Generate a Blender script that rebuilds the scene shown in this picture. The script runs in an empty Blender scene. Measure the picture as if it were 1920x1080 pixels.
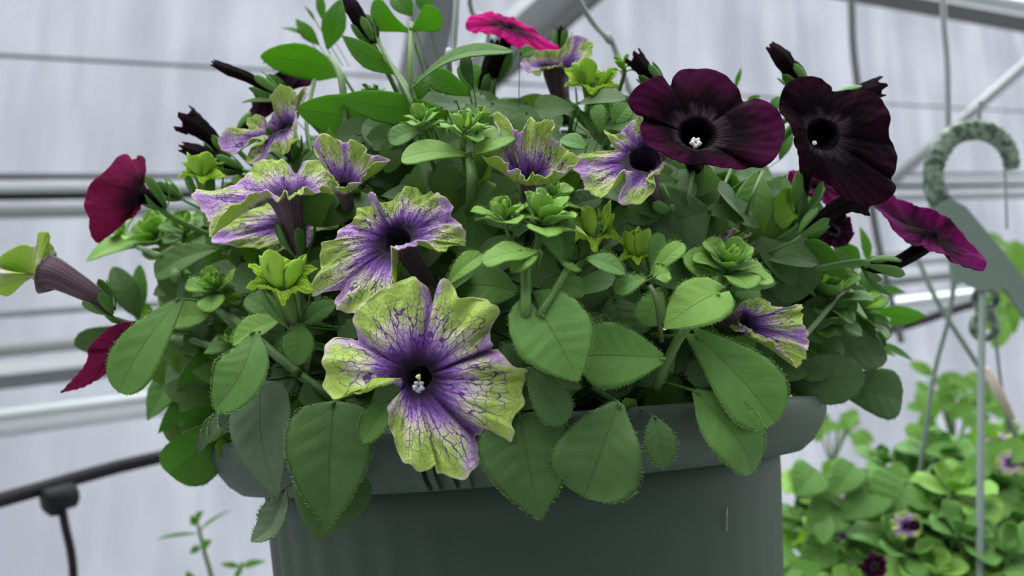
import bpy, math, random
import numpy as np
from mathutils import Vector
random.seed(7); rng = np.random.default_rng(7)
sc = bpy.context.scene
COL = sc.collection
# ------------------------------------------------------------------ camera
F = 1500.0; PITCH = math.radians(10.5)
C0 = np.array([0.0, 0.0, 1.62])
RT = np.array([1.0, 0, 0]); FW = np.array([0, math.cos(PITCH), math.sin(PITCH)])
UP = np.array([0, -math.sin(PITCH), math.cos(PITCH)])
def P(px, py, d):
    return C0 + d*(FW + (px-960)/F*RT + (540-py)/F*UP)
def cs(x, y, z):            # camera-space direction (right, up, towards camera)
    v = x*RT + y*UP - z*FW
    return v/np.linalg.norm(v)
cam = bpy.data.cameras.new('camera'); camo = bpy.data.objects.new('camera', cam); COL.objects.link(camo)
cam.sensor_width = 36; cam.lens = 36*F/1920
camo.location = C0; camo.rotation_euler = (math.pi/2+PITCH, 0, 0)
cam.clip_start = 0.01
cam.dof.use_dof = True; cam.dof.focus_distance = 0.285; cam.dof.aperture_fstop = 9.0
sc.camera = camo
sc.view_settings.view_transform = 'Standard'; sc.view_settings.look = 'None'
sc.view_settings.gamma = 1; sc.view_settings.use_curve_mapping = False
sc.view_settings.exposure = 0.52
# ------------------------------------------------------------------ node helper
class NB:
    def __init__(s, name):
        s.m = bpy.data.materials.new(name); s.m.use_nodes = True
        s.nt = s.m.node_tree; s.nt.nodes.clear()
    def n(s, t, props=None, **inp):
        nd = s.nt.nodes.new(t)
        for k, v in (props or {}).items(): setattr(nd, k, v)
        for k, v in inp.items():
            key = int(k[1:]) if k[0] == '_' and k[1:].isdigit() else k.replace('_', ' ')
            s.set(nd.inputs[key], v)
        return nd
    def set(s, sock, v):
        if hasattr(v, 'outputs'): v = v.outputs[0]
        if isinstance(v, bpy.types.NodeSocket): s.nt.links.new(v, sock)
        elif sock.type == 'RGBA' and len(v) == 3: sock.default_value = (*v, 1)
        else: sock.default_value = v
    def math(s, op, a, b=0.0, c=None, clamp=False):
        nd = s.n('ShaderNodeMath', {'operation': op, 'use_clamp': clamp}, _0=a, _1=b)
        if c is not None: s.set(nd.inputs[2], c)
        return nd.outputs[0]
    def ss(s, x, lo, hi, a=0.0, b=1.0):
        nd = s.n('ShaderNodeMapRange', {'interpolation_type': 'SMOOTHSTEP'}, Value=x, From_Min=lo, From_Max=hi, To_Min=a, To_Max=b)
        return nd.outputs[0]
    def mix(s, f, a, b):
        nd = s.n('ShaderNodeMix', {'data_type': 'RGBA'})
        s.set(nd.inputs[0], f); s.set(nd.inputs[6], a); s.set(nd.inputs[7], b)
        return nd.outputs[2]
    def attr(s, name): return s.n('ShaderNodeAttribute', {'attribute_name': name})
    def noise(s, vec, scale, detail=3.0, rough=0.5):
        nd = s.n('ShaderNodeTexNoise', None, Scale=scale, Detail=detail, Roughness=rough)
        if vec is not None: s.set(nd.inputs['Vector'], vec)
        return nd.outputs[0]
    def vscale(s, vec, xyz):
        nd = s.n('ShaderNodeVectorMath', {'operation': 'MULTIPLY'}); s.set(nd.inputs[0], vec); s.set(nd.inputs[1], xyz)
        return nd.outputs[0]
    def vadd(s, a, b):
        nd = s.n('ShaderNodeVectorMath', {'operation': 'ADD'}); s.set(nd.inputs[0], a); s.set(nd.inputs[1], b)
        return nd.outputs[0]
    def geo(s): return s.n('ShaderNodeNewGeometry')
    def out(s, sh, disp=None):
        o = s.n('ShaderNodeOutputMaterial'); s.nt.links.new(sh if isinstance(sh, bpy.types.NodeSocket) else sh.outputs[0], o.inputs[0])
        return s.m
    def bump(s, h, strength=0.3, dist=0.001):
        return s.n('ShaderNodeBump', None, Height=h, Strength=strength, Distance=dist).outputs[0]
    def leafy(s, col, tcol, tf=0.35, rough=0.55, spec=0.35, normal=None, sheen=0.0):
        b = s.n('ShaderNodeBsdfPrincipled', None, Base_Color=col, Roughness=rough)
        s.set(b.inputs['Specular IOR Level'], spec)
        if sheen: s.set(b.inputs['Sheen Weight'], sheen); s.set(b.inputs['Sheen Roughness'], 0.4)
        t = s.n('ShaderNodeBsdfTranslucent', None, Color=tcol)
        if normal is not None: s.set(b.inputs['Normal'], normal); s.set(t.inputs['Normal'], normal)
        m = s.n('ShaderNodeMixShader', None, _0=tf); s.set(m.inputs[1], b); s.set(m.inputs[2], t)
        return s.out(m)
# ------------------------------------------------------------------ world: bright overcast sky
w = bpy.data.worlds.new('overcast'); sc.world = w; w.use_nodes = True
nt = w.node_tree; nt.nodes.clear()
tc = nt.nodes.new('ShaderNodeTexCoord'); sx = nt.nodes.new('ShaderNodeSeparateXYZ')
nt.links.new(tc.outputs['Generated'], sx.inputs[0])
mr = nt.nodes.new('ShaderNodeMapRange'); nt.links.new(sx.outputs['Z'], mr.inputs['Value'])
mr.inputs['From Min'].default_value = 0.0; mr.inputs['From Max'].default_value = 0.9
mr.inputs['To Min'].default_value = 0.48; mr.inputs['To Max'].default_value = 2.3
bg = nt.nodes.new('ShaderNodeBackground'); bg.inputs['Color'].default_value = (0.90, 0.94, 1.0, 1)
# the sky is brighter behind the far wall than over the rows of benches behind the camera
my = nt.nodes.new('ShaderNodeMapRange'); my.interpolation_type = 'SMOOTHSTEP'; nt.links.new(sx.outputs['Y'], my.inputs['Value'])
my.inputs['From Min'].default_value = -0.7; my.inputs['From Max'].default_value = 0.6
my.inputs['To Min'].default_value = 0.22; my.inputs['To Max'].default_value = 1.9
mm = nt.nodes.new('ShaderNodeMath'); mm.operation = 'MULTIPLY'
nt.links.new(mr.outputs[0], mm.inputs[0]); nt.links.new(my.outputs[0], mm.inputs[1])
nt.links.new(mm.outputs[0], bg.inputs['Strength'])
ow = nt.nodes.new('ShaderNodeOutputWorld'); nt.links.new(bg.outputs[0], ow.inputs[0])
# soft sun through the plastic roof
sl = bpy.data.lights.new('overcast_sun', 'SUN'); sl.energy = 3.1; sl.angle = math.radians(60); sl.color = (1, 0.98, 0.94)
so = bpy.data.objects.new('overcast_sun', sl); COL.objects.link(so); so.rotation_euler = (math.radians(18), math.radians(-14), 0)
# ------------------------------------------------------------------ mesh helpers
def mesh_obj(name, V, Fc, mats, parent=None, mi=None, attrs=None, smooth=True, solid=0.0, moff=0, origin=None):
    V = np.asarray(V, float)
    if parent is not None: V = V - np.array(parent['_o'])
    elif origin is not None: V = V - np.array(origin)
    me = bpy.data.meshes.new(name)
    me.from_pydata([tuple(v) for v in V], [], [tuple(int(i) for i in f) for f in Fc])
    for m in (mats if isinstance(mats, (list, tuple)) else [mats]): me.materials.append(m)
    if mi is not None: me.polygons.foreach_set('material_index', list(mi))
    if smooth: me.polygons.foreach_set('use_smooth', [True]*len(me.polygons))
    for k, a in (attrs or {}).items():
        a = np.asarray(a, float)
        if a.ndim == 1:
            at = me.attributes.new(k, 'FLOAT', 'POINT'); at.data.foreach_set('value', a)
        else:
            at = me.attributes.new(k, 'FLOAT_VECTOR', 'POINT'); at.data.foreach_set('vector', a.ravel())
    me.update()
    o = bpy.data.objects.new(name, me); COL.objects.link(o)
    if parent is not None: o.parent = parent; o['_o'] = parent['_o']
    elif origin is not None: o.location = origin; o['_o'] = list(origin)
    if solid:
        md = o.modifiers.new('thickness', 'SOLIDIFY'); md.thickness = solid; md.offset = -1; md.material_offset = moff
        md.material_offset_rim = 0
    return o
def grid_faces(nu, nv, closed_v=False, off=0):
    f = []
    for i in range(nu-1):
        for j in range(nv if closed_v else nv-1):
            j2 = (j+1) % nv
            f.append((off+i*nv+j, off+i*nv+j2, off+(i+1)*nv+j2, off+(i+1)*nv+j))
    return f
def thing(name, label, cat, loc, group=None):
    o = bpy.data.objects.new(name, None); COL.objects.link(o); o.location = loc
    o.empty_display_size = 0.02
    o['_o'] = list(loc); tag(o, label, cat, group); return o
def tag(o, label=None, cat=None, group=None, kind=None):
    if label: o['label'] = label
    if cat: o['category'] = cat
    if group: o['group'] = group
    if kind: o['kind'] = kind
    return o
class MB:
    def __init__(s): s.V = []; s.F = []; s.M = []; s.A = {}
    def add(s, V, Fc, mi=0, **attrs):
        off = len(s.V); s.V.extend([tuple(v) for v in V]); s.F.extend([tuple(i+off for i in f) for f in Fc])
        s.M.extend(mi if isinstance(mi, (list, np.ndarray)) else [mi]*len(Fc))
        for k, a in attrs.items():
            if k not in s.A: s.A[k] = [(0.0,)*3 if np.ndim(a) == 2 else 0.0]*off
            s.A[k].extend([tuple(x) for x in a] if np.ndim(a) == 2 else list(a))
        for k in s.A:
            while len(s.A[k]) < len(s.V): s.A[k].append((0.0,)*3 if isinstance(s.A[k][0], tuple) else 0.0)
    def build(s, name, mats, parent=None, **kw):
        return mesh_obj(name, s.V, s.F, mats, parent, mi=s.M, attrs={k: np.array(a) for k, a in s.A.items()}, **kw)
def unit(v): return v/(np.linalg.norm(v)+1e-12)
def catmull(pts, n, closed=False):
    pts = np.asarray(pts, float); N = len(pts)
    seg = N if closed else N-1
    out = []
    for t in np.linspace(0, seg, n, endpoint=not closed):
        i = min(int(t), seg-1); u = t-i
        g = (lambda k: pts[k % N]) if closed else (lambda k: pts[min(max(k, 0), N-1)])
        p0, p1, p2, p3 = g(i-1), g(i), g(i+1), g(i+2)
        out.append(0.5*((2*p1)+(-p0+p2)*u+(2*p0-5*p1+4*p2-p3)*u*u+(-p0+3*p1-3*p2+p3)*u**3))
    return np.array(out)
def tube(path, radii, ns=12, flat=1.0, ref=None, cap=True):
    """swept tube; flat squashes one axis"""
    path = np.asarray(path); n = len(path); radii = np.broadcast_to(radii, (n,))
    T = np.gradient(path, axis=0)
    V = []
    a = ref if ref is not None else (np.array([0, 0, 1.0]) if abs(unit(T[0])[2]) < 0.9 else np.array([1.0, 0, 0]))
    for i in range(n):
        t = unit(T[i]); e1 = unit(a - t*np.dot(a, t)); e2 = np.cross(t, e1); a = e1
        for j in range(ns):
            th = 2*math.pi*j/ns
            V.append(path[i] + radii[i]*(math.cos(th)*e1*flat + math.sin(th)*e2))
    Fc = grid_faces(n, ns, True)
    if cap:
        Fc.append(tuple(range(ns))[::-1]); Fc.append(tuple((n-1)*ns+j for j in range(ns)))
    return V, Fc
def hairs(mb, pts, dirs, length, width, mi):
    length *= .8
    V = []; Fc = []
    for p, d in zip(pts, dirs):
        l = length*random.uniform(0.5, 1.2)
        d2 = unit(d + 0.35*rng.normal(size=3)); sd = unit(np.cross(d2, FW))*width
        k = len(V); V += [p-sd, p+sd, p+d2*l]; Fc.append((k, k+1, k+2))
    mb.add(V, Fc, mi)
# ------------------------------------------------------------------ materials
def mat_leaf(name, col, tcol, tf, var=0.25, rough=0.55):
    b = NB(name); uv = b.attr('luv').outputs['Vector']
    sep = b.n('ShaderNodeSeparateXYZ', None, _0=uv); u, v = sep.outputs[0], sep.outputs[1]
    av = b.math('ABSOLUTE', v)
    mid = b.ss(av, 0.0, 0.05, 1.0, 0.0)
    ph = b.math('SUBTRACT', b.math('MULTIPLY', u, 6.5), b.math('MULTIPLY', av, 1.7))
    ph = b.math('ADD', ph, b.math('MULTIPLY', b.math('SIGN', v), 0.25))
    tri = b.math('ABSOLUTE', b.math('SUBTRACT', b.math('FRACT', ph), 0.5))
    lat = b.math('MULTIPLY', b.ss(tri, 0.0, 0.14, 1.0, 0.0), b.ss(av, 0.55, 0.95, 1.0, 0.0))
    obj = b.n('ShaderNodeTexCoord').outputs['Object']
    nz = b.noise(obj, 90, 4, 0.6); fine = b.noise(obj, 1400, 2, 0.6)
    rnd = b.n('ShaderNodeObjectInfo').outputs['Random']
    lv = b.attr('lv').outputs['Fac']
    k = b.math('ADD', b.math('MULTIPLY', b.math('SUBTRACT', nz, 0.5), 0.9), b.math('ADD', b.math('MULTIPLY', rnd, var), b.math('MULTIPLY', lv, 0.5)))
    c2 = tuple(min(1, x*1.75+0.015) for x in col); 
    base = b.mix(b.math('MULTIPLY', k, 1.0, clamp=True), col, c2)
    base = b.mix(b.math('MULTIPLY', mid, 0.45), base, tuple(x*0.55 for x in col))
    base = b.mix(b.math('MULTIPLY', lat, 0.07), base, tuple(x*0.6 for x in col))
    h = b.math('ADD', b.math('MULTIPLY', b.math('ADD', mid, b.math('MULTIPLY', lat, 0.3)), -1.0), b.math('MULTIPLY', b.math('ADD', fine, b.math('MULTIPLY', nz, 2.0)), 0.5))
    return b.leafy(base, b.mix(b.math('MULTIPLY', mid, 0.4), tcol, tuple(x*.6 for x in tcol)), tf, rough, 0.2, b.bump(h, 0.3, 0.0005), 0.02)
M = {}
M['leaf'] = mat_leaf('leaf_green', (0.078, 0.180, 0.038), (0.18, 0.40, 0.015), 0.32)
M['leaf_dark'] = mat_leaf('leaf_deep_green_and_shade', (0.042, 0.096, 0.024), (0.13, 0.30, 0.01), 0.25)  # deep green leaves; also inner foliage, its shade put into the colour
M['leaf_grey'] = mat_leaf('leaf_underside', (0.070, 0.115, 0.060), (0.10, 0.24, 0.03), 0.20)
M['leaf_back'] = mat_leaf('leaf_bright', (0.065, 0.16, 0.028), (0.22, 0.46, 0.01), 0.55)
M['leaf_young'] = mat_leaf('leaf_young', (0.150, 0.29, 0.055), (0.30, 0.52, 0.03), 0.35)
M['lime'] = mat_leaf('petal_lime_bud', (0.20, 0.34, 0.035), (0.38, 0.62, 0.03), 0.38)
b = NB('plant_hair'); M['hair'] = b.leafy((0.26, 0.40, 0.15), (0.4, 0.6, 0.25), 0.5)
b = NB('stem_green'); nz = b.noise(b.n('ShaderNodeTexCoord').outputs['Object'], 120)
M['stem'] = b.leafy(b.mix(nz, (0.06, 0.13, 0.03), (0.10, 0.20, 0.05)), (0.15, 0.3, 0.03), 0.25)
b = NB('stem_purplish'); nz = b.noise(b.n('ShaderNodeTexCoord').outputs['Object'], 150)
M['stem_p'] = b.leafy(b.mix(nz, (0.10, 0.09, 0.06), (0.10, 0.17, 0.06)), (0.15, 0.2, 0.04), 0.2)

def flo_nodes(b):
    a = b.attr('flo').outputs['Vector']; s = b.n('ShaderNodeSeparateXYZ', None, _0=a)
    return a, s.outputs[2], b.attr('lob').outputs['Fac']
def vein_mask(b, a, s, wide=1.0, fine=True):
    dn = b.n('ShaderNodeTexNoise', None, Vector=a, Scale=6.0, Detail=2.0).outputs['Color']
    dd = b.n('ShaderNodeVectorMath', {'operation': 'SUBTRACT'}, _0=dn, _1=(0.5, 0.5, 0.5)).outputs[0]
    sp = b.n('ShaderNodeSeparateXYZ', None, _0=a)
    th = b.math('ARCTAN2', sp.outputs[1], sp.outputs[0])
    off = b.math('MULTIPLY', b.n('ShaderNodeObjectInfo').outputs['Random'], 40.0)
    uv = b.n('ShaderNodeCombineXYZ', None, _0=th, _1=s, _2=0.0).outputs[0]
    sh = b.n('ShaderNodeCombineXYZ', None, _0=off, _1=off, _2=0.0).outputs[0]
    def vor(kx, ky, kd):
        v = b.vadd(b.vadd(b.vscale(uv, (kx, ky, 0)), sh), b.vscale(dd, (kd, kd, 0)))
        return b.n('ShaderNodeTexVoronoi', {'feature': 'DISTANCE_TO_EDGE', 'voronoi_dimensions': '2D'}, Vector=v, Scale=1.0).outputs['Distance']
    vo1 = vor(13.5, 8.0, 1.2); vo2 = vor(7.5, 1.0, 0.9)
    w1 = b.ss(s, 0.1, 0.9, 0.085*wide, 0.060*wide)
    w2 = b.ss(s, 0.1, 0.9, 0.075*wide, 0.035*wide)
    m1 = b.math('SUBTRACT', 1.0, b.math('DIVIDE', vo1, w1, clamp=True))
    w2 = b.ss(s, 0.1, 0.9, 0.085*wide, 0.038*wide)
    m2 = b.math('SUBTRACT', 1.0, b.math('DIVIDE', vo2, w2, clamp=True))
    m1 = b.ss(m1, 0.15, 0.6); m2 = b.ss(m2, 0.15, 0.55)
    return b.math('MAXIMUM', b.math('MULTIPLY', m1, 0.8), m2)
def mat_veined_in():
    b = NB('petal_veined_face'); a, s, lob = flo_nodes(b)
    n1 = b.noise(a, 3.0, 3, 0.6); n2 = b.noise(a, 9.0, 3, 0.6)
    nn = b.math('SUBTRACT', n1, 0.5)
    il = b.math('SUBTRACT', 1.0, lob)
    vm = vein_mask(b, a, s)
    sl = b.math('ADD', s, b.math('MULTIPLY', nn, 0.7))
    col = b.mix(b.ss(sl, 0.30, 0.5), (0.62, 0.47, 0.74), (0.66, 0.63, 0.48))
    lime = b.math('MULTIPLY', b.ss(b.math('ADD', s, b.math('MULTIPLY', nn, 1.1)), 0.48, 0.72), b.ss(b.math('ADD', lob, b.math('MULTIPLY', b.math('SUBTRACT', n2, 0.5), 0.9)), 0.2, 0.6))
    col = b.mix(b.math('MULTIPLY', lime, 0.92), col, b.mix(n2, (0.48, 0.62, 0.13), (0.25, 0.44, 0.035)))
    lav = b.math('MULTIPLY', b.ss(b.math('ADD', s, b.math('MULTIPLY', nn, 0.5)), 0.3, 0.6), b.ss(b.math('ADD', lob, b.math('MULTIPLY', nn, 1.0)), 0.10, 0.46, 1.0, 0.0))
    col = b.mix(b.math('MULTIPLY', lav, 0.9), col, (0.50, 0.30, 0.68))
    lv2 = b.math('MULTIPLY', b.ss(b.math('ADD', s, b.math('MULTIPLY', nn, 0.3)), 0.72, 0.9), b.ss(b.math('ADD', lob, b.math('MULTIPLY', nn, 1.2)), 0.35, 0.7, 1.0, 0.0))
    col = b.mix(b.math('MULTIPLY', lv2, 0.85), col, (0.48, 0.27, 0.66))
    rim = b.math('MULTIPLY', b.ss(s, 0.93, 0.985), b.ss(b.math('ADD', lob, b.math('MULTIPLY', nn, 1.6)), 0.5, 1.0, 1.0, 0.15))
    col = b.mix(b.math('MULTIPLY', rim, 0.75), col, b.mix(n2, (0.62, 0.42, 0.62), (0.60, 0.58, 0.34)))
    F_ = b.ss(b.math('ADD', s, b.math('ADD', b.math('MULTIPLY', nn, 0.9), b.math('MULTIPLY', lob, 0.06))), 0.70, 1.02, 1.0, 0.0)
    col = b.mix(b.math('MULTIPLY', b.math('MULTIPLY', vm, F_), 0.93), col, (0.085, 0.014, 0.19))
    T2 = b.ss(b.math('SUBTRACT', b.math('ADD', s, b.math('MULTIPLY', nn, 0.2)), b.math('MULTIPLY', il, 0.20)), 0.14, 0.54, 1.0, 0.0)
    col = b.mix(b.math('MULTIPLY', T2, 0.88), col, (0.105, 0.015, 0.24))
    T1 = b.ss(b.math('ADD', s, b.math('MULTIPLY', nn, 0.2)), 0.04, 0.36, 1.0, 0.0)
    col = b.mix(T1, col, (0.010, 0.002, 0.020))
    h = b.math('ADD', b.math('MULTIPLY', vm, -0.8), b.math('ADD', b.math('MULTIPLY', n2, 1.5), b.noise(a, 26.0, 2, 0.6)))
    return b.leafy(col, col, b.ss(s, 0.1, 0.6, 0.05, 0.35), 0.6, 0.2, b.bump(h, 0.6, 0.0009), 0.05)
def mat_veined_out():
    b = NB('petal_veined_back'); a, s, lob = flo_nodes(b)
    n1 = b.noise(a, 3.5, 3, 0.6); nn = b.math('SUBTRACT', n1, 0.5)
    st = b.noise(b.vscale(a, (14, 14, 1.2)), 1.0, 2, 0.5)
    vm = vein_mask(b, a, s, 0.9)
    col = b.mix(b.ss(b.math('ADD', s, nn), 0.25, 0.6), (0.50, 0.47, 0.34), (0.28, 0.42, 0.06))
    lav = b.math('MULTIPLY', b.ss(s, 0.7, 0.95), b.ss(b.math('ADD', lob, nn), 0.1, 0.4, 1.0, 0.0))
    col = b.mix(b.math('MULTIPLY', lav, 0.8), col, (0.5, 0.34, 0.62))
    F_ = b.ss(b.math('ADD', s, b.math('MULTIPLY', nn, 0.7)), 0.30, 0.62, 1.0, 0.0)
    col = b.mix(b.math('MULTIPLY', b.math('MULTIPLY', vm, F_), 0.8), col, (0.12, 0.05, 0.13))
    T = b.ss(b.math('ADD', s, b.math('MULTIPLY', nn, 0.4)), 0.08, 0.40, 1.0, 0.0)
    col = b.mix(b.math('MULTIPLY', T, 0.95), col, b.mix(b.ss(st, 0.4, 0.6), (0.035, 0.014, 0.032), (0.09, 0.045, 0.07)))
    return b.leafy(col, col, b.ss(s, 0.0, 0.5, 0.08, 0.3), 0.6, 0.2, b.bump(b.math('ADD', vm, st), 0.4, 0.0007), 0.08)
def mat_dark(name, inner, mid, edge, halo=0.0, tr=(0.2, 0.005, 0.08), tf=0.2):
    b = NB(name); a, s, lob = flo_nodes(b)
    n1 = b.noise(a, 3.0, 3, 0.6); nn = b.math('SUBTRACT', n1, 0.5)
    st = b.noise(b.vscale(a, (22, 22, 1.5)), 1.0, 3, 0.5)
    col = b.mix(b.ss(b.math('ADD', s, b.math('MULTIPLY', nn, 0.5)), 0.15, 0.6), inner, mid)
    col = b.mix(b.math('MULTIPLY', b.ss(b.math('ADD', s, nn), 0.35, 0.9), b.ss(lob, 0.15, 0.7)), col, edge)
    if halo:
        hm = b.math('MULTIPLY', b.ss(s, 0.03, 0.10), b.ss(b.math('ADD', s, b.math('MULTIPLY', nn, 0.5)), 0.06, 0.34, 1.0, 0.0))
        hm = b.math('MULTIPLY', hm, b.ss(st, 0.32, 0.68))
        col = b.mix(b.math('MULTIPLY', hm, halo), col, (0.20, 0.13, 0.17))
    col = b.mix(b.ss(s, -0.05, 0.03, 1.0, 0.0), col, tuple(x*.5 for x in inner))
    return b.leafy(col, b.mix(b.ss(s, 0.1, 0.5), inner, tr), tf, 0.8, 0.05, b.bump(b.math('ADD', st, n1), 0.25, 0.0005), 0.0)
M['vin'] = mat_veined_in(); M['vout'] = mat_veined_out()
M['din'] = mat_dark('petal_near_black_face', (0.003, 0.0015, 0.003), (0.006, 0.0015, 0.004), (0.036, 0.002, 0.022), 0.4, (.14, .003, .06), .12)
M['dout'] = mat_dark('petal_near_black_back', (0.010, 0.006, 0.008), (0.02, 0.008, 0.014), (0.05, 0.008, 0.03))
M['d2in'] = mat_dark('petal_black_face', (0.002, 0.001, 0.002), (0.0035, 0.001, 0.0025), (0.010, 0.001, 0.005), 0.3, (.08, .002, .03), .06)
M['m3in'] = mat_dark('petal_dark_magenta', (0.006, 0.002, 0.004), (0.03, 0.002, 0.018), (0.10, 0.003, 0.065), 0.0, (0.25, 0.005, 0.12), 0.18)
M['min'] = mat_dark('petal_maroon_face', (0.012, 0.003, 0.01), (0.09, 0.008, 0.05), (0.22, 0.008, 0.12), 0.1, (0.5, 0.01, 0.2), 0.3)
M['mout'] = mat_dark('petal_maroon_back', (0.014, 0.006, 0.010), (0.14, 0.015, 0.055), (0.21, 0.018, 0.08), 0, (0.45, 0.02, 0.14), 0.3)
M['pin'] = mat_dark('petal_hot_pink_face', (0.02, 0.002, 0.012), (0.26, 0.004, 0.10), (0.52, 0.008, 0.20), 0, (0.8, 0.02, 0.35), 0.35)
M['lin'] = mat_dark('petal_lime_face', (0.16, 0.26, 0.04), (0.26, 0.42, 0.04), (0.30, 0.50, 0.05), 0, (0.4, 0.62, 0.04), 0.4)
def mat_lime_out():
    b = NB('petal_lime_back'); a, s, lob = flo_nodes(b)
    st = b.noise(b.vscale(a, (12, 12, 1.2)), 1.0, 2, 0.5)
    col = b.mix(b.ss(b.math('ADD', s, b.math('MULTIPLY', st, 0.4)), -0.75, 0.1), (0.07, 0.06, 0.05), (0.20, 0.33, 0.04))
    col = b.mix(b.ss(s, 0.2, 0.9), col, (0.30, 0.48, 0.05))
    return b.leafy(col, (0.35, 0.55, 0.03), 0.3, 0.6, 0.2, b.bump(st, 0.4, 0.0007), 0.08)
M['lout'] = mat_lime_out()
b = NB('anther_grey'); M['anther'] = b.leafy(b.mix(b.noise(b.n('ShaderNodeTexCoord').outputs['Object'], 2500), (0.12, 0.13, 0.18), (0.46, 0.47, 0.54)), (0.5, 0.5, 0.5), 0.1)
b = NB('anther_white'); M['anther_w'] = b.leafy((0.7, 0.7, 0.66), (0.5, 0.5, 0.5), 0.1)
b = NB('stigma_green'); M['stigma'] = b.leafy((0.42, 0.46, 0.20), (0.4, 0.5, 0.2), 0.1)
def plain(name, col, rough=0.5, metal=0.0, nscale=0, col2=None, spec=0.5, bump=0.0):
    b = NB(name); c = col
    obj = b.n('ShaderNodeTexCoord').outputs['Object']
    nz = b.noise(obj, nscale or 20, 4, 0.6)
    c = b.mix(nz, col, col2 or tuple(x*0.8 for x in col))
    p = b.n('ShaderNodeBsdfPrincipled', None, Base_Color=c, Roughness=rough, Metallic=metal)
    b.set(p.inputs['Specular IOR Level'], spec)
    if bump: b.set(p.inputs['Normal'], b.bump(nz, bump, 0.001))
    return b.out(p)
M['pot'] = plain('pot_green_plastic', (0.024, 0.043, 0.029), 0.6, 0, 9, (0.030, 0.052, 0.035), .25)
M['galv'] = plain('galvanised_steel', (0.52, 0.57, 0.58), 0.42, 0.25, 6, (0.44, 0.49, 0.50))
M['alu'] = plain('dull_aluminium', (0.30, 0.32, 0.33), 0.5, 0.4, 4, (0.22, 0.24, 0.25))
M['alu_d'] = plain('grey_steel_bar', (0.12, 0.13, 0.135), 0.6, 0.3, 4)
M['black'] = plain('black_poly_pipe', (0.007, 0.007, 0.009), 0.6, 0, 30, None, .15)
M['wire'] = plain('pale_green_wire', (0.16, 0.21, 0.19), 0.45, 0, 30)
b = NB('green_plastic_hook'); nz = b.noise(b.n('ShaderNodeTexCoord').outputs['Object'], 140, 2, 0.5)
p_ = b.n('ShaderNodeBsdfPrincipled', None, Base_Color=b.mix(b.ss(nz, .42, .58), (0.030, 0.060, 0.038), (0.16, 0.22, 0.16)), Roughness=0.5); b.set(p_.inputs['Normal'], b.bump(nz, .8, .002)); M['hook'] = b.out(p_)
M['hook_flat'] = plain('grey_green_strap', (0.13, 0.185, 0.155), 0.4, 0, 25)
M['wiregrey'] = plain('grey_wire', (0.32, 0.34, 0.35), 0.4, 0.6, 30)
M['soil'] = plain('dark_potting_soil', (0.02, 0.014, 0.01), 0.95, 0, 300, (0.045, 0.03, 0.02), bump=1.0)
M['tag'] = plain('pale_tag_plastic', (0.55, 0.48, 0.42), 0.5)
# film wall: lit by the sky behind it, milky translucent plastic with wrinkles
def mat_film():
    b = NB('milky_greenhouse_film'); obj = b.n('ShaderNodeTexCoord').outputs['Object']
    st = b.noise(b.vscale(obj, (3.0, 3.0, 0.35)), 1.6, 4, 0.62)
    bl = b.noise(obj, 1.3, 3, 0.5)
    k = b.math('ADD', b.math('MULTIPLY', st, 0.6), b.math('MULTIPLY', bl, 0.4))
    c = b.mix(b.ss(k, 0.38, 0.66), (0.52, 0.53, 0.56), (0.63, 0.64, 0.665))
    d = b.n('ShaderNodeBsdfDiffuse', None, Color=c); t = b.n('ShaderNodeBsdfTranslucent', None, Color=c)
    m = b.n('ShaderNodeMixShader', None, _0=0.72); b.set(m.inputs[1], d); b.set(m.inputs[2], t)
    nrm = b.bump(k, 0.5, 0.05); b.set(d.inputs['Normal'], nrm); b.set(t.inputs['Normal'], nrm)
    return b.out(m)
M['film'] = mat_film()
M['floor'] = plain('pale_ground_cloth', (0.28, 0.28, 0.28), 0.8, 0, 3, (0.22, 0.22, 0.23))
# ------------------------------------------------------------------ setting
def wd(px, d0=2.9): return d0*3600.0/(3600.0-px)      # the wall recedes to the right
def wall_corner(px, py): return P(px, py, wd(px))
A = wall_corner(-900, 540); B = wall_corner(2500, 540)
dirw = unit(np.array([B[0]-A[0], B[1]-A[1], 0.0])); L = 14.0
o0 = A - dirw*1.0
def wall_pt(s, z): return np.array([o0[0]+dirw[0]*s, o0[1]+dirw[1]*s, z])
mb = MB(); nx, nz_ = 120, 50; V = []
for k in range(nz_):
    for i in range(nx):
        s = L*i/(nx-1); z = 5.2*k/(nz_-1)
        p = wall_pt(s, z); nn = np.array([-dirw[1], dirw[0], 0])
        bow = 0.012*math.sin(s*5.1+math.sin(z*2)*1.5)+0.01*math.sin(z*2.2+s)
        V.append(p + nn*bow)
mb.add(V, grid_faces(nz_, nx))
o = mb.build('wall_back', M['film'], solid=0.003); tag(o, kind='structure')
mb = MB(); mb.add([(-9, -6, 0), (12, -6, 0), (12, 12, 0), (-9, 12, 0)], [(0, 1, 2, 3)])
o = mb.build('floor', M['floor'], smooth=False, solid=0.05); tag(o, kind='structure')
def bar(name, pts, wpx, mat, label, cat, ns=16, d0=None, flat=1.0, parent=None, group=None, square=False, kind=None):
    """pts: (px,py,depth); wpx = visible thickness in pixels at the first point"""
    path = [P(*p) for p in pts]; r = wpx/2*pts[0][2]/F
    if len(path) > 2: path = catmull(path, 30)
    V, Fc = tube(path, r, 4 if square else ns, flat)
    mb = MB(); mb.add(V, Fc)
    if parent is None:
        o = mb.build(name, mat, origin=path[0], smooth=not square); tag(o, label, cat, group, kind)
    else: o = mb.build(name, mat, parent, smooth=not square)
    return o
def wl(px, py, k): return (px, py, wd(px)*k)
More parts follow.
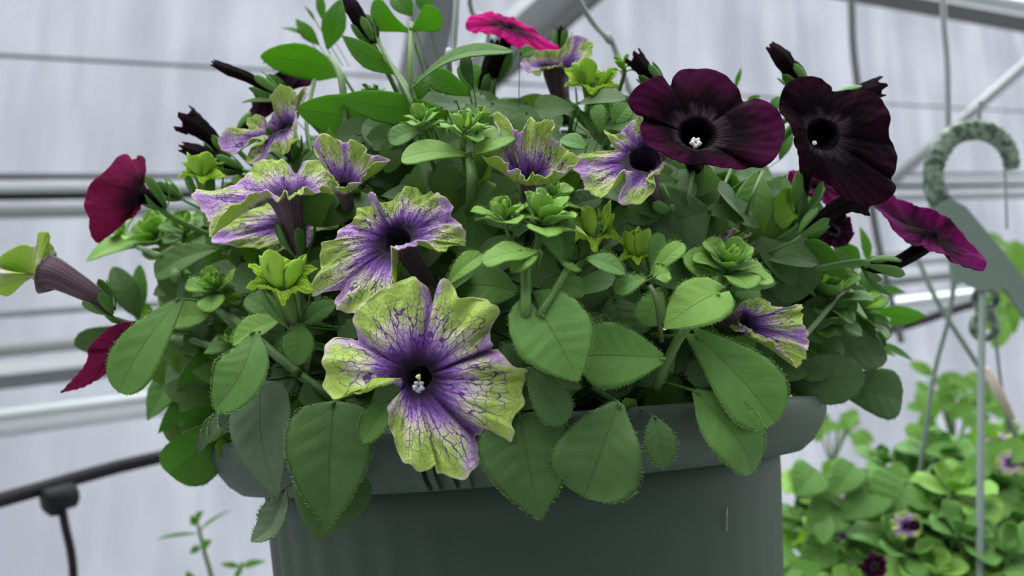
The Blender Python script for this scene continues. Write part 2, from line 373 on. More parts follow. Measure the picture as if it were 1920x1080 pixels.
def rail(name, y0, y1, thick, mat, k, n_, square=False):
    # y0 at px=-700 extrapolated line through (0,y0)-(1750,y1)
    sl_ = (y1-y0)/1750.0
    p0 = (-2600, y0-2600*sl_, wd(-2600)*k); p1 = (3000, y0+3000*sl_, wd(3000)*k)
    path = [P(*p0), P(*p1)]; r = thick/2*wd(0)*k/F
    V, Fc = tube(path, r, 4 if square else 20, 1.0)
    mb = MB(); mb.add(V, Fc); o = mb.build(n_, mat, smooth=not square); tag(o, kind='structure'); return o
rail('wire', 104, 200, 7, M['alu_d'], .97, 'trim_1')
rail('r', 333, 326, 9, M['alu_d'], .96, 'trim_2')
rail('r', 353, 338, 18, M['galv'], .90, 'trim_3')
rail('r', 369, 350, 15, M['black'], .85, 'trim_4')
rail('r', 398, 368, 26, M['alu'], .93, 'trim_5')
rail('r', 590, 470, 14, M['wiregrey'], .8, 'trim_6')
rail('r', 658, 487, 26, M['alu'], .72, 'trim_7')
M['galv2'] = plain('shiny_galvanised_pipe', (0.55, 0.60, 0.61), 0.30, 0.75, 6, (0.47, 0.52, 0.53))
M['alu_m'] = plain('mid_grey_steel', (0.17, 0.19, 0.20), 0.5, 0.3, 4)
rail('r', 706, 515, 50, M['alu_m'], .74, 'trim_8', True)
rail('r', 792, 566, 58, M['galv2'], .5, 'trim_9')
rail('r', 330, 332, 10, M['alu_d'], .94, 'trim_10')
# post and braces behind the flowers
def sbar(n_, pts, wpx, mat, square=True):
    o = bar(n_, pts, wpx, mat, None, None, square=square); tag(o, kind='structure'); return o
sbar('trim_11', [(868, -260, 2.5), (660, 800, 2.5)], 84, M['alu_d'])
sbar('trim_12', [(810, -260, 2.7), (690, 800, 2.7)], 26, M['galv'])
sbar('trim_13', [(1400, -330, 2.3), (880, 140, 2.3)], 92, M['alu'])
sbar('trim_14', [(1290, -150, 2.25), (880, 200, 2.25)], 22, M['alu_d'])
sbar('trim_15', [(1500, -32, 2.4), (2300, 112, 2.4)], 40, M['alu_d'])
sbar('trim_16', [(1560, -50, 2.5), (2300, 78, 2.5)], 24, M['galv'], False)
sbar('trim_17', [(2050, 10, 2.6), (1640, 370, 2.6)], 20, M['alu'], False)
# ------------------------------------------------------------------ irrigation
pipe = bar('irrigation_pipe', [(-420, 1052, .62), (0, 938, .8), (345, 848, .95), (900, 760, 1.1), (1400, 680, 1.25), (1690, 612, 1.35), (1860, 560, 1.45), (2300, 450, 1.7)], 38, M['black'],
    'black plastic irrigation pipe running along the wall behind the pot', 'pipe')
pr = thing('drip_line', 'thin black drip tube hanging from a clip on the irrigation pipe', 'tube', P(112, 934, .835))
q = P(112, 934, .835); ax = unit(P(345, 848, .95)-P(0, 938, .8))
V, Fc = tube([q-ax*.016, q-ax*.013, q+ax*.013, q+ax*.016], [0.010, .0135, .0135, .010], 16); mb = MB(); mb.add(V, Fc)
V, Fc = tube([q-ax*.004-UP*.016, q-ax*.004-UP*.007], .007, 14); mb.add(V, Fc)
mb.build('clip', M['black'], pr)
pth = catmull([P(115, 945, .835), P(122, 985, .83), P(134, 1040, .83), P(138, 1100, .83), P(134, 1200, .83)], 24)
V, Fc = tube(pth, .0042, 10); mb = MB(); mb.add(V, Fc); mb.build('tube', M['black'], pr)
bar('hanging_tube', [(1586, -200, 1.2), (1596, 0, 1.2), (1600, 90, 1.2), (1612, 190, 1.2), (1640, 420, 1.2), (1690, 640, 1.3)], 13, M['alu_d'],
    'dark grey thin tube hanging down behind the near-black flowers', 'tube')
bar('wire_hanger', [(1768, -300, .70), (1768, 0, .70), (1776, 120, .70), (1778, 243, .70)], 11, M['wiregrey'],
    'pale grey wire that the green hook at right hangs beside', 'wire')
# ------------------------------------------------------------------ leaf builder
SH = {
 'heart': [(0, .10), (.02, .42), (.07, .74), (.16, .93), (.30, 1), (.45, .95), (.62, .76), (.78, .50), (.90, .25), (.97, .09), (1, .0)],
 'oval': [(0, .12), (.08, .30), (.2, .62), (.35, .90), (.5, 1), (.65, .95), (.8, .74), (.9, .50), (.97, .24), (1, .0)],
 'blunt': [(0, .14), (.1, .32), (.25, .58), (.42, .82), (.6, .98), (.75, 1), (.87, .84), (.95, .56), (.99, .25), (1, .0)],
 'spat': [(0, .10), (.15, .22), (.35, .5), (.55, .85), (.7, 1), (.84, .86), (.93, .55), (.98, .25), (1, .0)],
 'lance': [(0, .10), (.12, .45), (.28, .85), (.42, 1), (.6, .86), (.8, .5), (.93, .18), (1, .0)]}
def leaf_geo(mb, bp, tp, w, n, shape='oval', arch=0.10, fold=0.12, cup=0.0, bend=0.0, ruff=0.0, lobe=0.0, nu=34, nv=12, hair=0, lv=0.0, mi=0, petiole=None, mih=1, seed=0, tipcurl=0.0):
    bp = np.asarray(bp); tp = np.asarray(tp); a = tp-bp; L = np.linalg.norm(a); ah = a/L
    s = unit(np.cross(ah, n)); nn = np.cross(s, ah)
    pr = SH[shape]; us = 1-(1-np.linspace(0, 1, nu))**1.15
    W = np.interp(us, [p[0] for p in pr], [p[1] for p in pr])*w/2
    cen = np.array([bp+a*u+nn*arch*L*math.sin(math.pi*u)+s*bend*L*math.sin(math.pi*u) - nn*tipcurl*L*max(0, u-.6)**2*6 for u in us])
    T = np.gradient(cen, axis=0); V = []; uvs = []; r1 = random.Random(seed+int(L*1e5)); ph = r1.random()*6
    vs = np.linspace(-1, 1, nv+1)
    for i, u in enumerate(us):
        t = unit(T[i]); ss_ = unit(np.cross(t, nn)); n2 = np.cross(ss_, t)
        for v in vs:
            av = abs(v)
            p = cen[i] + ss_*v*W[i] + n2*(fold*W[i]*(av**.8) - cup*W[i]*av*av)
            p = p + n2*W[i]*.02*math.cos(6.283*(u*(4.5+.3*ph)-av*1.2)+(1 if v > 0 else 0))*av*(1-av)*4*math.sin(math.pi*u)*(1 if nu > 15 else 0)
            p = p - t*lobe*w*av**1.5*max(0, 1-u*3)**1.5
            p = p + n2*ruff*w*math.sin(u*11+ph+(1.7 if v > 0 else 0))*av*av*(1 if u < .97 else .3)
            V.append(p); uvs.append((u, v, 0))
    mb.add(V, grid_faces(nu, nv+1), mi, luv=np.array(uvs), lv=np.full(len(V), lv))
    if petiole is not None:
        path = catmull([bp+ah*L*.06-nn*w*.02, bp-nn*w*.015, petiole], 8)
        V2, F2 = tube(path, np.linspace(w*.012, w*.035, 8), 7)
        mb.add(V2, F2, mi, luv=np.full((len(V2), 3), .3), lv=np.full(len(V2), lv))
    if hair:
        pts = []; dr = []
        V = np.array(V).reshape(nu, nv+1, 3)
        for k in range(hair*3):
            i = r1.uniform(0.5, nu-1.01); j = 0 if k % 2 else nv
            a0 = V[int(i), j]; a1 = V[min(int(i)+1, nu-1), j]; f = i-int(i); p = a0*(1-f)+a1*f
            o = unit(p - (V[int(i), nv//2])); pts.append(p); dr.append(o)
        hairs(mb, pts, dr, 0.0012, 0.00002, mih)
# ------------------------------------------------------------------ the hanging basket
CX, CY, CD = 978, 700, 0.42
def dm(px, py):
    q = ((px-970)/690)**2 + ((max(0, 740-py))/800)**2
    return CD - 0.155*math.sqrt(max(0.0, 1-min(q, 1)))*(1.0 if py < 800 else 1.0)
def drim(px):
    d = .3
    for _ in range(6): x = (px-978)/F*d; d = CD-math.sqrt(max(0, .153**2-x*x))
    return d
rim_c = P(978, 862, CD)
TILT = math.radians(4.6)
taxis = unit(cs(-math.sin(TILT), 0, 0)*math.sin(TILT) + np.array([0, 0, 1.0])*math.cos(TILT))
tx = unit(np.cross(np.cross(taxis, RT), taxis)); tx = unit(RT - taxis*np.dot(RT, taxis)); ty = np.cross(taxis, tx)
bloc = rim_c - taxis*0.20
basket = thing('hanging_basket', 'dark green hanging basket of mixed petunias filling the middle of the picture', 'hanging basket', tuple(bloc))
def ringp(r, h, th): return rim_c + taxis*h + r*(math.cos(th)*tx + math.sin(th)*ty)
mb = MB(); n_ = 360; prof = []   # pot wall outer then inner
for r, h, fl in [(0.0, -.198, 0), (.104, -.2, 0), (.110, -.195, 1), (.1165, -.13, 1), (.1215, -.075, 1), (.1250, -.045, .6), (.1285, -.014, 0), (.1300, .006, 0), (.127, .006, 0), (.120, -.06, 0), (.105, -.19, 0), (0, -.19, 0)]:
    prof.append((r, h, fl))
V = []
for r, h, fl in prof:
    for j in range(n_):
        th = 2*math.pi*j/n_
        side = max(0, -math.cos(th-math.radians(8)))   # vertical fluting on the left flank
        V.append(ringp(r + fl*0.0015*math.cos(th*44) * (1 if side > .35 else 0.12), h, th))
mb.add(V, grid_faces(len(prof), n_, True))
pot = mb.build('pot', M['pot'], basket)
tag(pot, 'dark green ribbed plastic pot')
mb = MB(); V = []
prof = [(.1292, -.0022), (.1350, -.0048), (.1395, -.0042), (.1450, .0000), (.1495, .0060), (.1522, .0115), (.1530, .0160), (.1516, .0192), (.1475, .0190), (.1425, .0160), (.1380, .0090), (.1292, .0062)]
for r, h in prof:
    for j in range(n_): V.append(ringp(r, h, 2*math.pi*j/n_))
mb.add(V, grid_faces(len(prof), n_, True)); 
mb.F += [((len(prof)-1)*n_+j, (len(prof)-1)*n_+(j+1) % n_, (j+1) % n_, j) for j in range(n_)]; mb.M += [0]*n_
mb.build('rim', M['pot'], pot)
mb = MB()
for k_ in range(2):
    V = [ringp(.1262+.0022*0, -.02-h_*.001-k_*.012, math.radians(-90)+math.asin(.85)+t_) for h_ in (0, 9) for t_ in (0, .012)]
mb = MB(); th0 = -math.pi/2+math.asin(395*.30/F/.13)       # pale scuff on the pot wall
V = [ringp(.1287-i*.0004+.0003, -.022-i*.0022, th0+dt_*(.0022+.001*math.sin(i*2.1))) for i in range(5) for dt_ in (-1, 1)]
mb.add(V, grid_faces(5, 2)); tag(mb.build('scuff', M['alu_m'], pot, solid=.0002), 'pale vertical scuff')
# hanger socket moulded on the rim
for ang in (-101.5, 20, 140):
    mb = MB()
    for dth, wd_ in ((-3.1, .0035), (3.1, .0035), (-1.2, .0022), (1.2, .0022)):
        th = math.radians(ang+dth); thw = wd_/.146
        V = []
        for (r, h) in [(.1400, -.0040), (.1450, .0000), (.1500, .0075), (.1526, .017)]:
            for (dr, s) in ((0, -1), (.0042, -1), (.0042, 1), (0, 1)):
                V.append(ringp(r+dr, h, th+s*thw/2))
        Fc = grid_faces(4, 4, True) + [(0, 1, 2, 3), (12, 13, 14, 15)]
        mb.add(V, Fc)
    mb.build('hanger_socket', M['pot'], pot, smooth=False)
mb = MB(); V = [ringp(0, .002, 0)]; rr = 14
for i in range(1, rr):
    for j in range(60): V.append(ringp(.1255*i/(rr-1), .002+.003*rng.random(), 2*math.pi*j/60))
Fc = [(0, 1+j, 1+(j+1) % 60) for j in range(60)] + grid_faces(rr-1, 60, True, 1)
mb.add(V, Fc); mb.build('soil', M['soil'], basket)
for pts, wpx in (([(846, 190, .40), (850, 100, .41), (858, -40, .42), (868, -420, .46)], 13), ([(1165, 125, .50), (1140, 75, .50), (1078, -12, .50), (868, -420, .46)], 11), ([(905, 120, .55), (884, 20, .53), (880, -30, .52), (868, -420, .46)], 9)):
    path = catmull([ringp(.142, .01, math.radians(20 if pts[0][0] > 1000 else 140 if pts[0][0] > 900 else 100))] + [P(*p) for p in pts], 40)
    V, Fc = tube(path, wpx/2*pts[0][2]/F, 10); mb = MB(); mb.add(V, Fc)
    tag(mb.build('hanger_wire', M['wire'], basket))
soilc = rim_c + taxis*0.01
INW = lambda p, k=0.03: np.asarray(p) + unit(soilc + taxis*0.05 - np.asarray(p))*k

def leaf(bx, by, tx_, ty_, wpx, shape='oval', mat='leaf', off=0.0, dt=None, n=(0, .45, 1), hair=44, pet=True, label=None, roll=0, **kw):
    mx, my = (bx+tx_)/2, (by+ty_)/2
    d = dm(mx, my) + off
    if max(by, ty_) > 800: d = min(d, drim(mx)-.009+off*.3)
    lp = math.hypot(tx_-bx, ty_-by)*d/F
    if dt is None: dt = -0.22 if ty_ > by else 0.1
    bp = P(bx, by, d - dt*lp*.5); tp = P(tx_, ty_, d + dt*lp*.5)
    nv = unit(n[0]*RT + n[1]*UP - n[2]*FW)
    w_ = wpx*d/F
    mb = MB()
    # widen when turned away
    a = unit(tp-bp); s = unit(np.cross(a, nv)); vis = math.sqrt(max(.2, 1-np.dot(s, FW)**2)); 
    leaf_geo(mb, bp, tp, w_/vis, nv, shape, hair=hair, petiole=(INW(bp, .028) if pet else None), seed=int(bx+by), **kw)
    o = mb.build('leaf', [M[mat], M['hair']], basket, solid=0.00035)
    if label: tag(o, label)
    return o
def stemp(pts, wpx, mat='stem', off=0.0, hair=60, name='stem', parent=None):
    path = catmull([P(x, y, dm(x, y)+off+(dd if dd else 0)) for x, y, *r in pts for dd in [r[0] if r else 0]], 24)
    r = wpx/2*(dm(*pts[0][:2])+off)/F
    V, Fc = tube(path, np.linspace(r, r*1.1, 24), 10); mb = MB(); mb.add(V, Fc)
    if hair:
        pp = []; dd = []
        for k in range(hair):
            i = random.randrange(24); th = random.random()*6.28; dv = unit(math.cos(th)*RT+math.sin(th)*UP+.3*rng.normal(size=3))
            t = unit(path[min(i+1, 23)]-path[max(i-1, 0)]); dv = unit(dv-t*np.dot(dv, t)); pp.append(path[i]+dv*r); dd.append(dv)
        hairs(mb, pp, dd, .0011, .00004, 1)
    return mb.build(name, [M[mat], M['hair']], parent or basket)
# ------------------------------------------------------------------ flower builder
def flower(cx, cy, d, edge, axis, rt, base, mats=('vin', 'vout'), bulge=0.0, ruff=(0.0016, 9), ntheta=150, ns=30, notches=None, label=None, stam='grey', parent=None, calyx=True, seed=0, rbase=0.0016, ctrl=.5, sink=0.0, wrinkle=0.0005, sepal_len=.014, ell=1.0, name='flower', zoff=0, stampos=None, stamsc=1.0):
    """cx,cy,d throat; edge = [(px,py,depth offset mm[, 'n'])]; axis camera-space; rt throat radius m; base=(px,py,depth)"""
    r1 = np.random.default_rng(seed+int(cx*7+cy))
    ax = unit(axis[0]*RT + axis[1]*UP - axis[2]*FW)
    c = P(cx, cy, d); bp = P(*base)
    E = np.array([P(e[0], e[1], d+e[2]*.001) for e in edge]); nE = len(E)
    EE = catmull(E, ntheta, closed=True)
    e1 = unit(RT - ax*np.dot(RT, ax)); e2 = np.cross(ax, e1)
    if ntheta > 200 and mats[0] == 'vin':
        jp = r1.random(4)*6.28
        for i in range(ntheta):
            g = 2*math.pi*i/ntheta
            EE[i] += unit(EE[i]-c)*(.00028*math.sin(31*g+jp[0])+.00022*math.sin(53*g+jp[1])+.00035*math.sin(19*g+jp[2]))
    cen = EE.mean(0)
    ang = np.unwrap([math.atan2(np.dot(p-c, e2), np.dot(p-c, e1)) for p in EE])
    tot = ang[-1]-ang[0]; lin = None
    sg = 1 if tot > 0 else -1
    if abs(tot) > 4.5:
        m = np.maximum.accumulate(ang*sg); m = m[0] + (m-m[0])*(2*math.pi*(ntheta-1)/ntheta)/max(m[-1]-m[0], 1e-6)
        seg = np.linalg.norm(np.diff(EE, axis=0), axis=1); cum = np.concatenate([[0], np.cumsum(seg)]); lin = m[0]+cum/(cum[-1]+seg.mean())*2*math.pi
        th = sg*(0.65*m + 0.35*lin)
    else:
        ang2 = [math.atan2(np.dot(p-cen, e2), np.dot(p-cen, e1)) for p in EE]; u2 = np.unwrap(ang2); sg = 1 if u2[-1] > u2[0] else -1
        th = u2[0] + sg*np.linspace(0, 2*math.pi*(ntheta-1)/ntheta, ntheta)
    if notches is None: notches = [i for i, e in enumerate(edge) if len(e) > 3]
    if len(notches) < 2: notches = [k*nE/5 for k in range(5)]
    nt_ = np.array(sorted(k*ntheta/nE for k in notches)); lob = np.zeros(ntheta)
    for i in range(ntheta):
        k = np.searchsorted(nt_, i, 'right')-1
        a0 = nt_[k] if k >= 0 else nt_[-1]-ntheta; a1 = nt_[k+1] if k+1 < len(nt_) else nt_[0]+ntheta
        lob[i] = math.sin(math.pi*(i-a0)/(a1-a0))
    V = []; A = []; LB = []
    cl = np.linalg.norm(c-bp)
    tp = catmull([bp, bp*.55+(c-ax*cl*ctrl)*.45, c-ax*cl*.18, c], 12) if cl > 1e-4 else None
    # parallel frames along the tube, ending in e1,e2
    frames = []; a = e1
    for i in range(11, -1, -1):
        t = unit(tp[min(i+1, 11)]-tp[max(i-1, 0)]) if i < 11 else ax
        x = unit(a - t*np.dot(a, t)); a = x; frames.append((x, np.cross(t, x)))
    frames = frames[::-1]
    thv = th if sg > 0 else th
    for i in range(12):
        s = -1+i/11.0; q = i/11.0; r = rbase+(rt-rbase)*(q**1.3)
        x, y = frames[i]
        for j in range(ntheta):
            rr = r*(1+.05*math.cos(5*th[j]))
            V.append(tp[i]+rr*(math.cos(th[j])*x*(ell if i > 8 else 1)+math.sin(th[j])*y)); A.append((math.cos(th[j]), math.sin(th[j]), s)); LB.append(lob[j])
    ph = r1.random(6)*6.28
    R0 = np.linalg.norm(EE-c, axis=1).mean()
    for i in range(1, ns+1):
        s = i/ns
        for j in range(ntheta):
            p0 = c+rt*(math.cos(th[j])*e1*ell+math.sin(th[j])*e2); e = EE[j]
            p = p0+(e-p0)*s
            rad = unit((e-p0))
            nl = ax - rad*np.dot(ax, rad); nl = nl/(np.linalg.norm(nl)+.15)
            b_ = bulge*R0*math.sin(math.pi*s)*(1-s*.4)
            rf = ruff[0]*s*s*(math.sin(ruff[1]*th[j]+ph[0])+.6*math.sin(ruff[1]*1.9*th[j]+ph[1]+s*2))*(1-.25*(s > .97))
            seam = -0.0010*(1-lob[j])**4*math.sin(math.pi*min(1, s*1.05))
            wr = wrinkle*(math.sin(23*th[j]+ph[2]+6*s)*math.sin(9*s+ph[3])+.6*math.sin(37*th[j]+ph[4]-11*s))*s
            V.append(p+nl*(b_+rf+seam+wr)); A.append((math.cos(th[j]), math.sin(th[j]), s)); LB.append(lob[j])
    nrow = 12+ns
    Fc = grid_faces(nrow, ntheta, True)
    # orient so that face 0 side (first material) is the inside
    if sg < 0: pass
    mb = MB(); A = np.array(A)
    mb.add(V, Fc, 0, flo=A, lob=np.array(LB))
    # winding: want first side normal towards +axis
    f0 = Fc[5*ntheta+3]; v0, v1, v3 = (np.array(V[k]) for k in (f0[0], f0[1], f0[3]))
    if np.dot(np.cross(v1-v0, v3-v0), (tp[5]+tp[6])/2-v0) < 0: mb.F = [f[::-1] for f in mb.F]
    o = mb.build(name, [M[mats[0]], M[mats[1]]], parent or basket, solid=0.0004, moff=1)
    if label: tag(o, label)
    if stam:
        sp = P(*stampos) if stampos else c - ax*rt*.5
        k = stamsc*0.0011
        V5 = MB()
        def blob(cc, r, m):
            Vb = []; 
            for a_ in range(7):
                f = math.pi*a_/6
                for b2 in range(10):
                    g = 2*math.pi*b2/10; rr = r*(1+.18*math.sin(3*g+cc[0]*9000)*math.sin(f))
                    Vb.append(cc+rr*(math.sin(f)*math.cos(g)*e1+math.sin(f)*math.sin(g)*e2*1.0+math.cos(f)*ax))
            V5.add(Vb, grid_faces(7, 10, True), m)
        for q_ in range(5):
            g = 2.1+q_*1.2566
            blob(sp+k*1.25*(math.cos(g)*e1+math.sin(g)*e2)+ax*k*.5*(q_ % 2), k, 0)
            V2, F2 = tube([sp-ax*.006, sp-ax*.002+k*.5*e1*math.cos(g)+k*.5*e2*math.sin(g), sp+k*1.1*(math.cos(g)*e1+math.sin(g)*e2)], k*.25, 6); V5.add(V2, F2, 0)
        st = V5.build('stamens', [M['anther' if stam == 'grey' else 'anther_w']], o)
        if stam == 'grey':
            V5 = MB(); blob(sp+UP*k*3.4+ax*k*.5, k*.95, 0); V2, F2 = tube([sp-ax*.006, sp+UP*k*3.0], k*.3, 6); V5.add(V2, F2, 0)
            V5.build('pistil', [M['stigma']], o)
    if calyx:
        mb = MB(); t0 = unit(tp[2]-tp[0]); x, y = frames[0]
        for q_ in range(5):
            g = q_*1.2566+r1.random()*.4; o_ = math.cos(g)*x+math.sin(g)*y
            b0 = bp+o_*rbase*.9-t0*.001; t1 = bp+t0*sepal_len*(.8+.4*r1.random())+o_*sepal_len*(.35+.35*r1.random())
            leaf_geo(mb, b0, t1, .0046, unit(-o_+t0*.3), 'blunt', arch=-.1, nu=9, nv=4, hair=0)
        V2, F2 = tube(catmull([bp+t0*.0015, bp-t0*.006, INW(bp-t0*.012, .03)], 8), np.linspace(rbase*1.1, rbase*.75, 8), 8)
        mb.add(V2, F2, 0, luv=np.full((len(V2), 3), .3), lv=np.zeros(len(V2)))
        mb.build('calyx', [M['leaf']], o, solid=.0004)
    return o
def shoot(px, py, size, axis=(0, 1, .35), n=9, off=0.0, seed=1, mat='leaf_young', stem_to=None, hair=14, buds=3, wide=.5, spread=1.0, parent=None, d=None, sw=9, rot=0.0):
    r1 = np.random.default_rng(seed+int(px*3+py)); d = d if d is not None else dm(px, py)+off
    size = size*1.22; c = P(px, py, d); S = size*d/F
    ax = unit(axis[0]*RT+axis[1]*UP-axis[2]*FW); e1 = unit(RT-ax*np.dot(RT, ax)); e2 = np.cross(ax, e1)
    base = c-ax*S*.55
    tgt = P(*stem_to) if stem_to else INW(base-ax*S*.5, .03)
    path = catmull([c-ax*S*.05, base, tgt], 14)
    mb = MB(); V, Fc = tube(path, np.linspace(sw*.35, sw*.55, 14)*d/F, 9); mb.add(V, Fc)
    if hair:
        pp = []; dd = []
        for k in range(hair*3):
            i = r1.integers(0, 13); th = r1.random()*6.28; dv = math.cos(th)*e1+math.sin(th)*e2; pp.append(path[i]+dv*sw*.45*d/F); dd.append(dv)
        hairs(mb, pp, dd, .0010, .00004, 1)
    so_ = mb.build('shoot', [M['stem'], M['hair']], parent or basket)
    for k in range(n):
        q = k/max(1, n-1); az = rot+k*2.4+r1.normal()*.15
        el = math.radians(4+60*q**1.3)/spread; ln = S*(.82-.42*q)*(.8+.4*r1.random()); az += r1.normal()*.25
        o_ = math.cos(az)*e1+math.sin(az)*e2; dr = math.cos(el)*o_+math.sin(el)*ax
        b0 = c-ax*S*.30*(1-q)+o_*S*.03; t1 = b0+dr*ln
        mb = MB(); leaf_geo(mb, b0, t1, ln*(wide+.14+.16*r1.random()), unit(ax*1.0-o_*.5*math.sin(el)-dr*np.dot(ax, dr)), 'spat' if r1.random() < .35 else 'blunt', arch=.16*(1-q)-.14*q, fold=.18, cup=.05-.35*q, bend=r1.normal()*.05,
                 nu=12, nv=6, hair=hair, lv=.15+.5*q, ruff=.03, seed=seed+k, tipcurl=.10*r1.random())
        mb.build('leaf', [M[mat], M['hair']], so_, solid=.00035)
    for k in range(buds):
        az = k*2.1+1; o_ = math.cos(az)*e1+math.sin(az)*e2
        b0 = c+o_*S*.05; t1 = c+ax*S*(.28+.1*r1.random())+o_*S*.14
        mb = MB(); pth = catmull([b0, b0*.5+t1*.5+o_*S*.02, t1], 8)
        V, Fc = tube(pth, S*.06*np.array([.45, .8, 1, 1.05, 1, .85, .6, .2]), 9); mb.add(V, Fc, 0, luv=np.full((len(V), 3), .4), lv=np.full(len(V), .5))
        for q_ in range(4):
            g = q_*1.57; oo = math.cos(g)*e1+math.sin(g)*e2
            leaf_geo(mb, b0+oo*S*.03, t1+oo*S*.13, S*.10, unit(ax-oo), 'lance', nu=7, nv=2, arch=-.15, lv=.4)
        mb.build('bud', [M['leaf_young']], so_)
    return so_
def dbud(pts, wid, off=0.0, mat='dout', label=None, ragged=True, d=None, calyx=True):
    """closed or withering flower: pts from calyx to tip (px), wid px radii"""
    d0 = d if d else dm(*pts[0])+off
    path = catmull([P(x, y, d0) for x, y in pts], 16); rad = np.interp(np.linspace(0, 1, 16), np.linspace(0, 1, len(wid)), wid)*d0/F
    n_ = 20; V = []; T = np.gradient(path, axis=0); a = -FW
    for i in range(16):
        t = unit(T[i]); e1 = unit(a-t*np.dot(a, t)); e2 = np.cross(t, e1); a = e1
        for j in range(n_):
            th = 2*math.pi*j/n_+i*.12; r = rad[i]*(1+.16*math.cos(5*th))
            V.append(path[i]+r*(math.cos(th)*e1+math.sin(th)*e2)+(t*rad[i]*.55*math.sin(5*th+1)*(1 if ragged else .3) if i == 15 else 0))
    A = [(math.cos(2*math.pi*j/n_), math.sin(2*math.pi*j/n_), -.9+1.4*i/15) for i in range(16) for j in range(n_)]
    mb = MB(); mb.add(V, grid_faces(16, n_, True), 0, flo=np.array(A), lob=np.tile(.5+.5*np.cos(np.arange(n_)*5*2*math.pi/n_), 16))
    V2, F2 = tube([path[14]-unit(T[14])*rad[14]*.2, path[14]+unit(T[14])*rad[14]*.2], [rad[14]*.8, rad[14]*.3], 10)
    mb.add(V2, F2, 0)
    o = mb.build('bud', [M[mat]], basket, solid=.0004)
    if label: tag(o, label)
    if calyx:
        mb = MB(); t0 = unit(T[1]); bp = path[0]; e1 = unit(-FW+t0*np.dot(FW, t0)); e2 = np.cross(t0, e1)
        for q_ in range(5):
            g = q_*1.2566+.3; o_ = math.cos(g)*e1+math.sin(g)*e2
            leaf_geo(mb, bp-t0*.001, bp+t0*.012+o_*.005, .004, unit(t0*.3-o_), 'blunt', arch=-.1, nu=8, nv=4)
        V2, F2 = tube(catmull([bp+t0*.001, bp-t0*.006, INW(bp-t0*.012, .03)], 8), rad[0]*.6, 8); mb.add(V2, F2, 0, luv=np.full((len(V2), 3), .3), lv=np.zeros(len(V2)))
        mb.build('calyx', [M['leaf']], o, solid=.0004)
    return o
# ================================================================== FLOWERS
# front hero flower
flower(783, 708, .266, [
 (812, 572, 2, 'n'), (818, 545, 0), (832, 522, -2), (848, 530, -2), (858, 553, -3), (882, 560, -4), (906, 562, -6), (926, 566, -7), (937, 585, -5), (925, 606, -2), (920, 630, -3), (926, 644, -5),
 (918, 656, 2, 'n'), (936, 655, -3), (950, 671, -7), (966, 690, -8), (986, 694, -5), (989, 712, -5), (978, 735, -8), (978, 762, -9), (961, 790, -7), (966, 808, -9), (962, 824, -8), (945, 826, -6), (918, 819, -3),
 (889, 817, 2, 'n'), (897, 836, -3), (900, 862, -6), (890, 886, -9), (866, 897, -11), (840, 892, -11), (822, 888, -10), (816, 872, -12), (798, 879, -12), (780, 882, -12), (757, 868, -10), (746, 845, -8), (736, 815, -7), (727, 785, -6), (725, 765, -5), (735, 752, -3),
 (754, 737, 2, 'n'), (742, 722, -1), (718, 711, -3), (700, 713, -6), (684, 728, -9), (677, 737, -9), (655, 731, -8), (640, 743, -9), (620, 746, -8), (608, 724, -5), (611, 706, -4), (604, 688, -4), (608, 665, -2), (614, 643, 0), (632, 632, 2), (655, 634, 4),
 (671, 639, 6, 'n'), (668, 618, 3), (662, 595, 3), (678, 570, 3), (708, 548, 2), (738, 530, 1), (765, 521, 0), (786, 525, -1), (802, 545, 0)],
 (-.06, .10, 1), .0046, (800, 700, .33), bulge=.14, ruff=(.0019, 11), ntheta=420, ns=90, label='open lime green petunia flower with purple veins and dark purple throat, front and lowest', wrinkle=.0007,
 stampos=(785, 725, .2585), stamsc=.85, calyx=True, sepal_len=.010)
# second hero flower, above
flower(745, 452, .288, [
 (690, 363, 2, 'n'), (704, 362, -1), (708, 378, 2), (726, 377, 3), (752, 358, 5), (778, 352, 6), (798, 364, 5), (806, 356, 3), (828, 366, 2), (846, 384, 1),
 (850, 405, 0, 'n'), (864, 422, -2), (874, 442, -4), (872, 457, -5), (850, 459, -6), (832, 468, -8), (822, 472, -10), (810, 458, -12),
 (786, 455, -14, 'n'), (757, 461, -15), (738, 472, -15), (731, 490, -15), (733, 515, -15), (742, 545, -15), (736, 575, -14), (728, 602, -13), (703, 597, -11), (676, 586, -9), (650, 590, -7), (632, 577, -6), (626, 558, -5),
 (634, 541, -3, 'n'), (615, 548, -4), (586, 555, -4), (588, 530, -3), (600, 505, -2), (600, 478, -1), (606, 457, 0), (632, 446, 1),
 (642, 421, 3, 'n'), (664, 414, 4), (672, 392, 5), (690, 384, 5)],
 (-.35, .40, .85), .0052, (822, 578, .300), bulge=.10, ruff=(.0017, 11), ntheta=420, ns=80, label='open lime green petunia flower with purple veins, tilted upward just above the lowest flower', wrinkle=.0007, stam=None, sepal_len=.010, zoff=3.1)
